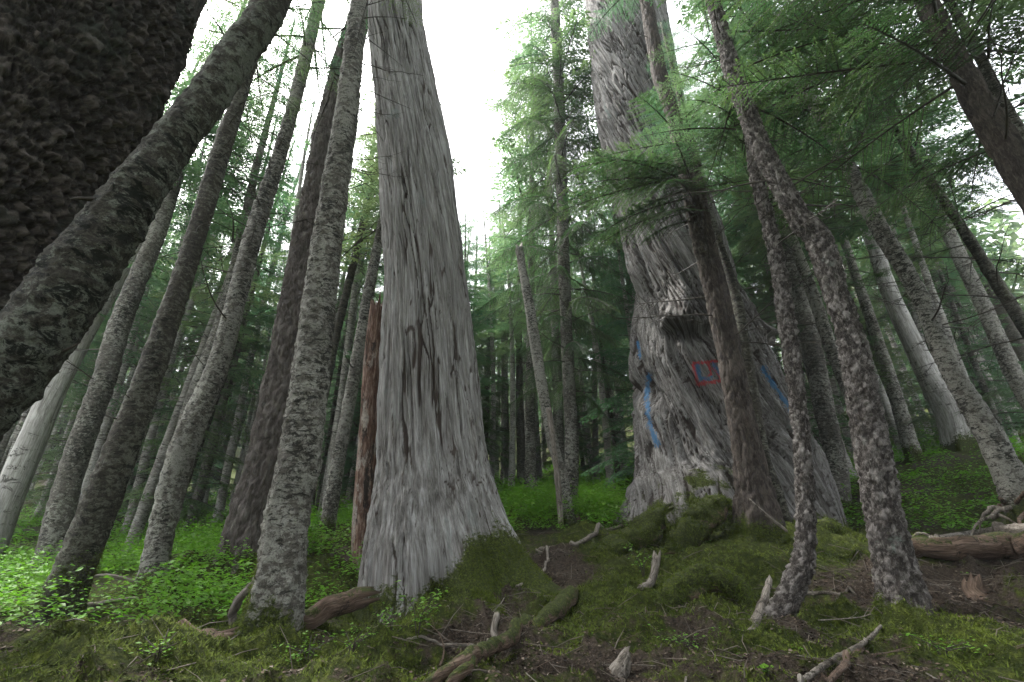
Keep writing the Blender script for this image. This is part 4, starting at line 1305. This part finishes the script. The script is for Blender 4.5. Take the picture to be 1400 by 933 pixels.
def litter():
    g = np.random.default_rng(321)
    mb = Mesher()
    n = 2600
    ang = g.uniform(math.radians(-50), math.radians(50), n)
    r = np.sqrt(g.uniform(2.6 ** 2, 9.5 ** 2, n))
    x, y = r * np.sin(ang), r * np.cos(ang)
    keep = moss_map(x, y) < g.uniform(.2, 1.1, n)
    x, y = x[keep], y[keep]
    z = ground(x, y)
    for xx, yy, zz in zip(x, y, z):
        L = g.uniform(.08, .5) ; a = g.uniform(0, 6.28)
        d = np.array([math.cos(a), math.sin(a), 0]) * L
        e = gz(xx + d[0], yy + d[1]) if L > .25 else zz + g.uniform(-.01, .03)
        p0 = np.array([xx, yy, zz + .008]); p2 = np.array([xx + d[0], yy + d[1], e + .012])
        p1 = (p0 + p2) / 2 + g.normal(0, .018, 3) + [0, 0, .012]
        rr = g.uniform(.002, .006)
        V, Q = tube(np.array([p0, p1, p2]), [rr, rr * .9, rr * .5], 3)
        mb.add(V, Q)
    tag(obj('twig_litter', mb.mesh('twig_litter', [M['litter']], True)), 'thin dead twigs and needles scattered on the bare slope', 'litter', kind='stuff')
litter()

def flakes():
    g = np.random.default_rng(55)
    n = 95000
    ang = g.uniform(math.radians(-50), math.radians(50), n)
    r = np.sqrt(g.uniform(2.5 ** 2, 9.0 ** 2, n)) * g.uniform(.6, 1, n)
    x, y = r * np.sin(ang), r * np.cos(ang)
    keep = (moss_map(x, y) < g.uniform(.15, .75, n)) & (y > 2.3)
    x, y = x[keep], y[keep]
    P = np.stack([x, y, ground(x, y) + g.uniform(.002, .012, len(x))], 1)
    V, tri = leaf_field(P, .6, g.uniform(.010, .040, len(x)), g)
    tag(obj('needle_litter', make_mesh('needle_litter', V, [tri], M['flake'], False, {'tint': np.repeat(g.uniform(0, 1, len(x)), 4)})), 'brown flakes of bark and dead needles on the bare slope', 'litter', kind='stuff')
flakes()

# ------------------------------------------------------------------ fallen wood
def fallen(name, label, pts, mat, cat='branch', n=12, seed=0, moss=0., rough=.12, sub=None, group=None, broken=True):
    """pts: (px, py, width in px, Y or None for on the ground)"""
    P, R = [], []
    for px, py, w, Y in pts:
        p = ground_hit(px, py) if Y is None else at(px, py, Y)
        depth = (p - CAM) @ np.array([0, CP, SP])
        r = w * .5 * depth / F
        if Y is None: p = p + [0, 0, r * .9]
        P.append(p); R.append(r)
    P, R = np.array(P), np.array(R)
    Pd, Rd = spline(P, R, 10)
    s = np.concatenate([[0], np.cumsum(np.linalg.norm(np.diff(Pd, axis=0), axis=1))])
    m = int(np.clip(s[-1] / max(R.mean() * .45, .012), 14, 120))
    sn = np.linspace(0, s[-1], m)
    C, Rr = resample(Pd, Rd, sn)
    if moss > .6:
        Rr = Rr * np.clip(np.minimum(sn, s[-1] - sn) / (.22 * s[-1]), .15, 1) ** .6
    g = np.random.default_rng(seed + 500)
    C = C + np.stack([fbm(np.stack([sn * 6, sn * 0 + i, sn * 0 + seed], 1), 2, seed + i) for i in range(3)], 1) * R.mean() * .35
    if moss <= .6 and cat in ('log', 'branch') and name != 'birch_stick' and 'standing' not in label and 'leaning' not in label:   # nothing sinks deeper than about half its thickness
        C[:, 2] = np.maximum(C[:, 2], ground(C[:, 0], C[:, 1]) + Rr * .35)
    base = P.mean(0); base = np.array([base[0], base[1], C[:, 2].min()])
    Tn = np.gradient(C, axis=0); Tn /= np.linalg.norm(Tn, axis=1)[:, None]
    ref = np.array([0, 0, 1.]) if abs(Tn[:, 2]).mean() < .75 else np.array([0, 1., 0])
    A = norm(np.cross(Tn, ref)); B = np.cross(Tn, A)
    th = np.arange(n) / n * 2 * math.pi
    TH = np.broadcast_to(th, (m, n)).ravel()
    RR = np.repeat(Rr, n)
    q = np.stack([RR * np.cos(TH), RR * np.sin(TH), np.repeat(sn, n) + seed], 1)
    rr = RR * (1 + rough * 2 * fbm(q * np.array([1, 1, .35]) / max(R.mean(), .01), 3, seed) )
    V = np.repeat(C, n, 0) + rr[:, None] * (np.cos(TH)[:, None] * np.repeat(A, n, 0) + np.sin(TH)[:, None] * np.repeat(B, n, 0))
    # splintered ends: extra ring pulled in and jagged
    e0 = V[:n] * .8 + C[0] * .2 - Tn[0] * (g.uniform(-.2, 1.5, (n, 1)) ** 2 * R[0])
    e1 = V[-n:] * .8 + C[-1] * .2 + Tn[-1] * (g.uniform(-.2, 1.5, (n, 1)) ** 2 * R[-1])
    V = np.vstack([e0, V, e1])
    q = np.vstack([q[:n], q, q[-n:]])
    nrm_up = (V - np.repeat(np.vstack([C[:1], C, C[-1:]]), n, 0))[:, 2] / (np.repeat(np.concatenate([Rr[:1], Rr, Rr[-1:]]), n) + 1e-6)
    ms = np.clip(moss + .35 * nrm_up * (moss > 0) + .35 * fbm(q * 9, 2, seed), 0, 1) if moss > 0 else np.zeros(len(V))
    i0, i1 = np.arange(n), np.arange((m + 1) * n, (m + 2) * n)
    fan = lambda i: np.stack([np.full(n - 2, i[0]), i[1:-1], i[2:]], 1)
    me = make_mesh(name, V - base, [tube_grid(None, m + 2, n), fan(i0)[:, ::-1], fan(i1)], M[mat], True, {'bark': q, 'moss': ms})
    if moss > .6:
        e = thing(name, tuple(base), label, cat, group)
        obj('root', me, e)
        strands(V - base, vnormals(me), ms + .2, 3500, .045, g, e)
        return e
    if not sub:
        return tag(obj(name, me, None, tuple(base)), label, cat, group)
    e = thing(name, tuple(base), label, cat, group)
    obj('stem', me, e)
    for pp in sub:
        SP_ = np.array([at(px, py, Y) for px, py, w, Y in pp]); 
        SR = np.array([w * .5 * ((p_ - CAM) @ np.array([0, CP, SP])) / F for (px, py, w, Y), p_ in zip(pp, SP_)])
        a, b = spline(SP_, SR, 6)
        Vs, Qs = tube(a, b, 6)
        obj('side_branch', make_mesh('side_branch', Vs - base, [Qs], M[mat], True, {'bark': Vs, 'moss': np.zeros(len(Vs))}), e)
    return e

fallen('broken_log', 'reddish broken log half buried at the foot of the mossy bank', [(172, 903, 22, 4.3), (230, 897, 28, 4.4), (300, 888, 24, 4.5)], 'wood_brown', 'log', 20, 1)
fallen('broken_log', 'short splintered log propped between the mottled fir and the silver-grey cedar', [(412, 850, 26, 5.0), (450, 832, 28, 5.15), (493, 818, 27, 5.3)], 'wood_brown', 'log', 22, 2, .12)
fallen('bent_branch', 'thick bent pale branch leaning on the mottled foreground fir', [(319, 862, 9, 5.1), (318, 838, 11, 5.1), (330, 815, 11, 5.0), (350, 795, 8, 4.9)], 'wood_pale', 'branch', 12, 3)
fallen('fallen_pole', 'long thin grey pole lying in the bright shrubs', [(110, 790, 4, 7.6), (150, 787, 4, 7.7), (188, 796, 4, 7.8)], 'wood_pale', 'branch', 8, 4)
fallen('fallen_pole', 'short grey pole lying in shrubs between the dark mossy and pale mottled trunks', [(105, 829, 5, 6.9), (145, 824, 6, 7.0), (185, 818, 5, 7.2)], 'wood_pale', 'branch', 8, 5)
fallen('mossy_log', 'mossy curved log lying across the bare slope with a mossy upper end', [(585, 945, 17, None), (640, 908, 18, None), (700, 882, 19, None), (745, 857, 20, None), (780, 828, 24, None)], 'wood_brown', 'log', 16, 6, .42)
fallen('mossy_log', 'short mossy log under the mossy curved log', [(612, 950, 15, None), (640, 920, 16, None), (668, 898, 14, None)], 'wood_brown', 'log', 12, 7, .38)
fallen('dead_branch', 'pale knotted branch standing crosswise over the mossy curved log', [(679, 842, 9, 4.75), (676, 866, 10, 4.7), (683, 890, 15, 4.6), (682, 912, 13, 4.5), (702, 938, 12, 4.3)], 'wood_pale', 'branch', 12, 8, .1)
fallen('dead_branch', 'thin straight stick pointing at the foot of the silver-grey cedar', [(558, 878, 3.5, None), (600, 884, 4.5, None), (668, 886, 5, None)], 'wood_pale', 'branch', 8, 9)
fallen('dead_branch', 'forked pale twig lying on the bare slope near the crest', [(706, 804, 3.5, None), (738, 788, 4, None), (749, 766, 4, None), (733, 753, 3, None)], 'wood_pale', 'branch', 8, 10,
       sub=[[(749, 766, 3.5, 7.4), (762, 775, 3, 7.2), (772, 788, 2.5, 7.0)]])
fallen('dead_branch', 'long pale branch lying along the crest towards the painted cedar', [(738, 753, 4.5, None), (786, 748, 6, None), (815, 733, 6, None), (855, 720, 4, None)], 'wood_pale', 'branch', 8, 11)
fallen('small_stump', 'little pale curved stump rising from moss below the painted cedar', [(876, 808, 8, None), (889, 797, 10, 5.95), (895, 782, 10, 5.95), (897, 762, 11, 5.95)], 'wood_pale', 'stump', 12, 12)
fallen('birch_stick', 'pale mottled stick leaning against the J-curved trunk', [(968, 940, 14, 3.9), (1000, 905, 15, 4.2), (1024, 868, 13, 4.5), (1042, 825, 10, 4.8), (1052, 795, 8, 5.0)], 'wood_pale', 'branch', 12, 13)
fallen('broken_stump', 'pale splintered stump in the moss with a pointed end', [(835, 950, 30, 3.7), (845, 920, 27, 3.75), (858, 893, 12, 3.8)], 'wood_pale', 'stump', 16, 14)
fallen('fallen_log', 'long weathered log lying across the floor beneath the root tangle', [(1252, 762, 24, None), (1310, 764, 30, None), (1400, 764, 34, None), (1500, 764, 36, None)], 'wood_brown', 'log', 24, 15, .2)
fallen('fallen_log', 'thin bleached log lying on top of the long weathered log', [(1275, 740, 6, None), (1330, 738, 12, None), (1400, 732, 16, None), (1500, 724, 16, None)], 'wood_pale', 'log', 14, 16)
fallen('broken_stump', 'brown splintered stump beside the crooked flaky trunk', [(1356, 850, 28, 5.3), (1342, 825, 27, 5.4), (1330, 803, 22, 5.5)], 'wood_brown', 'stump', 18, 17)
fallen('dead_branch', 'grey branch in the brush pile at the foot of the flaky trunk', [(1095, 938, 8, None), (1135, 910, 8, None), (1185, 880, 6, None), (1205, 858, 4, None)], 'wood_pale', 'branch', 8, 18)
fallen('dead_branch', 'reddish branch in the brush pile beneath the flaky trunk', [(1130, 940, 8, None), (1160, 912, 9, None), (1180, 890, 7, None)], 'wood_brown', 'branch', 8, 19)
fallen('dead_branch', 'thin pale stick leaning on the furrowed hemlock trunk', [(1025, 683, 2.5, 6.6), (1048, 704, 3.5, 6.5), (1075, 726, 4, 6.45)], 'wood_pale', 'branch', 8, 20)
fallen('dead_branch', 'forked pale branch lying in front of the long weathered log', [(1248, 738, 3, 6.8), (1275, 755, 4, 6.7), (1315, 765, 5, 6.6), (1360, 775, 4, 6.5), (1395, 778, 3, 6.4)], 'wood_pale', 'branch', 8, 21,
       sub=[[(1315, 765, 4, 6.6), (1326, 780, 3, 6.5), (1330, 786, 2.5, 6.45)], [(1285, 757, 4, 6.67), (1300, 745, 3, 6.7)]])
fallen('dead_branch', 'straight pale stick lying on litter behind the J-curved trunk', [(1098, 816, 4.5, None), (1130, 814, 4.5, None), (1170, 815, 3, None)], 'wood_pale', 'branch', 8, 22)
def root_tangle():
    g = np.random.default_rng(71)
    c = ground_hit(1385, 722)
    e = thing('root_tangle', tuple(c), 'tangle of grey dead roots at the foot of the mottled fir', 'roots')
    for k in range(16):
        a = g.uniform(0, 6.28); L = g.uniform(.5, 1.3)
        d = np.array([math.cos(a), .5 * math.sin(a) - .25, g.uniform(-.1, .55)]) * L
        p0 = g.normal(0, .16, 3) * [1, .6, .5] + [.15, 0, .22]
        ts = np.linspace(0, 1, 9)[:, None]
        p = p0 + d * ts + np.cumsum(g.normal(0, .035, (9, 3)), 0) + np.array([0, 0, -.45 * L]) * ts ** 2
        r0 = g.uniform(.018, .045)
        V, Q = tube(p, np.linspace(r0, r0 * .25, 9) * g.uniform(.85, 1.15, 9), 7)
        obj('root', make_mesh('root', V, [Q], M['wood_pale' if k % 3 else 'wood_brown'], True, {'bark': V, 'moss': np.zeros(len(V))}), e)
root_tangle()
fallen('mossy_root', 'arched root thickly covered in moss below the furrowed hemlock', [(905, 862, 20, 5.5), (920, 815, 30, 5.7), (960, 793, 34, 5.85), (1005, 802, 26, 5.85), (1030, 835, 22, 5.7)], 'wood_brown', 'root', 24, 40, .8, .30)
fallen('mossy_root', 'thick mossy root running down from the painted cedar to the slope', [(905, 700, 36, 7.9), (880, 730, 34, 7.6), (850, 745, 30, 7.4), (800, 775, 20, 7.0)], 'wood_brown', 'root', 24, 41, .75, .34)
fallen('mossy_root', 'knotted mossy root in front of the painted cedar beside the furrowed hemlock', [(1005, 690, 22, 7.3), (975, 695, 34, 7.3), (945, 720, 38, 7.2), (925, 755, 28, 7.0)], 'wood_brown', 'root', 24, 42, .7, .36)
fallen('mossy_root', 'low mossy root creeping out of the silver-grey cedar foot', [(640, 815, 24, 5.75), (668, 830, 22, 5.5), (690, 850, 16, 5.3)], 'wood_brown', 'root', 16, 43, .75, .3)
fallen('mossy_root', 'mossy root ridge behind the J-curved trunk', [(1110, 720, 26, 7.4), (1150, 735, 28, 7.3), (1195, 755, 20, 7.1)], 'wood_brown', 'root', 16, 44, .8, .3)

g_ = np.random.default_rng(12)
def strewn_mesh(k):
    me = DEAD[k].copy()
    me.materials.clear(); me.materials.append(M['wood_pale' if k % 2 else 'wood_brown'])
    return me
STREWN = [strewn_mesh(k) for k in range(6)]
for k, (px, py) in enumerate([(600, 915), (655, 900), (760, 905), (720, 925), (810, 890), (900, 915), (870, 870), (1120, 850), (1160, 905), (1090, 900), (1180, 835), (1290, 860), (1350, 900), (1300, 800), (1380, 835), (690, 820), (745, 800),
                              (560, 925), (790, 760), (1270, 925), (1000, 900), (940, 930)]):
    p = ground_hit(px, py)
    a = g_.uniform(0, 6.28); sc = g_.uniform(.25, .5)
    q = p + np.array([math.cos(a), math.sin(a), 0]) * sc * 2
    pit = -math.atan2(gz(q[0], q[1]) - gz(p[0], p[1]), sc * 2)
    tag(obj('fallen_branch', STREWN[k % 6], None, (p[0], p[1], p[2] + .015), (g_.uniform(-.3, .3), pit + .05, a), (sc, sc, sc * .45)), 'thin twiggy dead branch strewn on the forest floor', 'branch', 'thin dead branches strewn on the floor')

# ------------------------------------------------------------------ small plants
def small_plant(label, px, py, h, spread, nleaf, seed, name='huckleberry_plant', L=.05):
    g = np.random.default_rng(seed)
    b = ground_hit(px, py)
    e = thing(name, tuple(b), label, 'plant')
    pts = []
    for k in range(5):
        a = g.uniform(0, 6.28); l = h * g.uniform(.6, 1.05)
        p = np.array([[0, 0, -.03], [.15 * spread * math.cos(a), .15 * spread * math.sin(a), l * .5], [spread * .8 * math.cos(a), spread * .8 * math.sin(a), l]])
        V, Q = tube(p, [.005, .004, .002], 4)
        obj('stem', make_mesh('stem', V, [Q], M['twig'], True), e)
        t = g.uniform(.35, 1.1, nleaf // 5)
        q = np.stack([np.interp(t, [0, .5, 1], p[:, i]) for i in range(3)], 1) + g.normal(0, spread * .22, (len(t), 3)) * [1, 1, .35]
        pts.append(q)
    P = np.vstack(pts)
    V, tri = leaf_field(P, .3, np.full(len(P), L) * g.uniform(.6, 1.2, len(P)), g)
    obj('leaves', make_mesh('leaves', V, [tri], M['leaf'], False, {'tint': np.repeat(g.uniform(.2, .9, len(P)), 4)}), e)
small_plant('bright green huckleberry sprig growing at the foot of the silver-grey cedar', 570, 872, .42, .26, 110, 1)
small_plant('low bright green sprig left of the sprig at the silver-grey cedar foot', 535, 868, .22, .2, 60, 2)
small_plant('small green sprig growing beside the little pale curved stump', 880, 790, .38, .2, 60, 3)
small_plant('low green seedling in the dark gap under the short splintered log', 480, 895, .18, .18, 50, 4, L=.035)
small_plant('low leafy plant in moss between the pale splintered stump and the arched mossy root', 945, 890, .12, .22, 90, 6, L=.03)
small_plant('low leafy plant in front of the mottled foreground fir roots', 420, 905, .14, .25, 80, 7, L=.035)
small_plant('small leafy plant on the mossy bank under the leaning lichen-mottled tree', 215, 905, .14, .2, 60, 8, L=.035)
small_plant('leafy plant in the moss at the foot of the crooked flaky trunk', 1290, 900, .13, .22, 70, 9, L=.035)
small_plant('two-leaved bright seedling in moss near the leaning pale mottled stick', 1050, 925, .08, .06, 10, 5, L=.06)

# ------------------------------------------------------------------ damp forest air
def haze():
    x0, x1, y0, y1, z0, z1 = -115, 115, -40, 100, -14, 62
    V = np.array([[x, y, z] for z in (z0, z1) for y in (y0, y1) for x in (x0, x1)], float)
    Q = np.array([[0, 2, 3, 1], [4, 5, 7, 6], [0, 1, 5, 4], [2, 6, 7, 3], [0, 4, 6, 2], [1, 3, 7, 5]])
    m = bpy.data.materials.new('haze')
    m.use_nodes = True
    n, l = m.node_tree.nodes, m.node_tree.links
    n.clear()
    out = n.new('ShaderNodeOutputMaterial')
    pv = n.new('ShaderNodeVolumePrincipled')
    pv.inputs['Color'].default_value = (.82, .90, .95, 1)
    pv.inputs['Density'].default_value = .0010
    l.new(pv.outputs[0], out.inputs['Volume'])
    tag(obj('haze', make_mesh('haze', V, [Q], m, False)), 'pale damp haze hanging in the air among the trees', 'haze', kind='stuff')
haze()
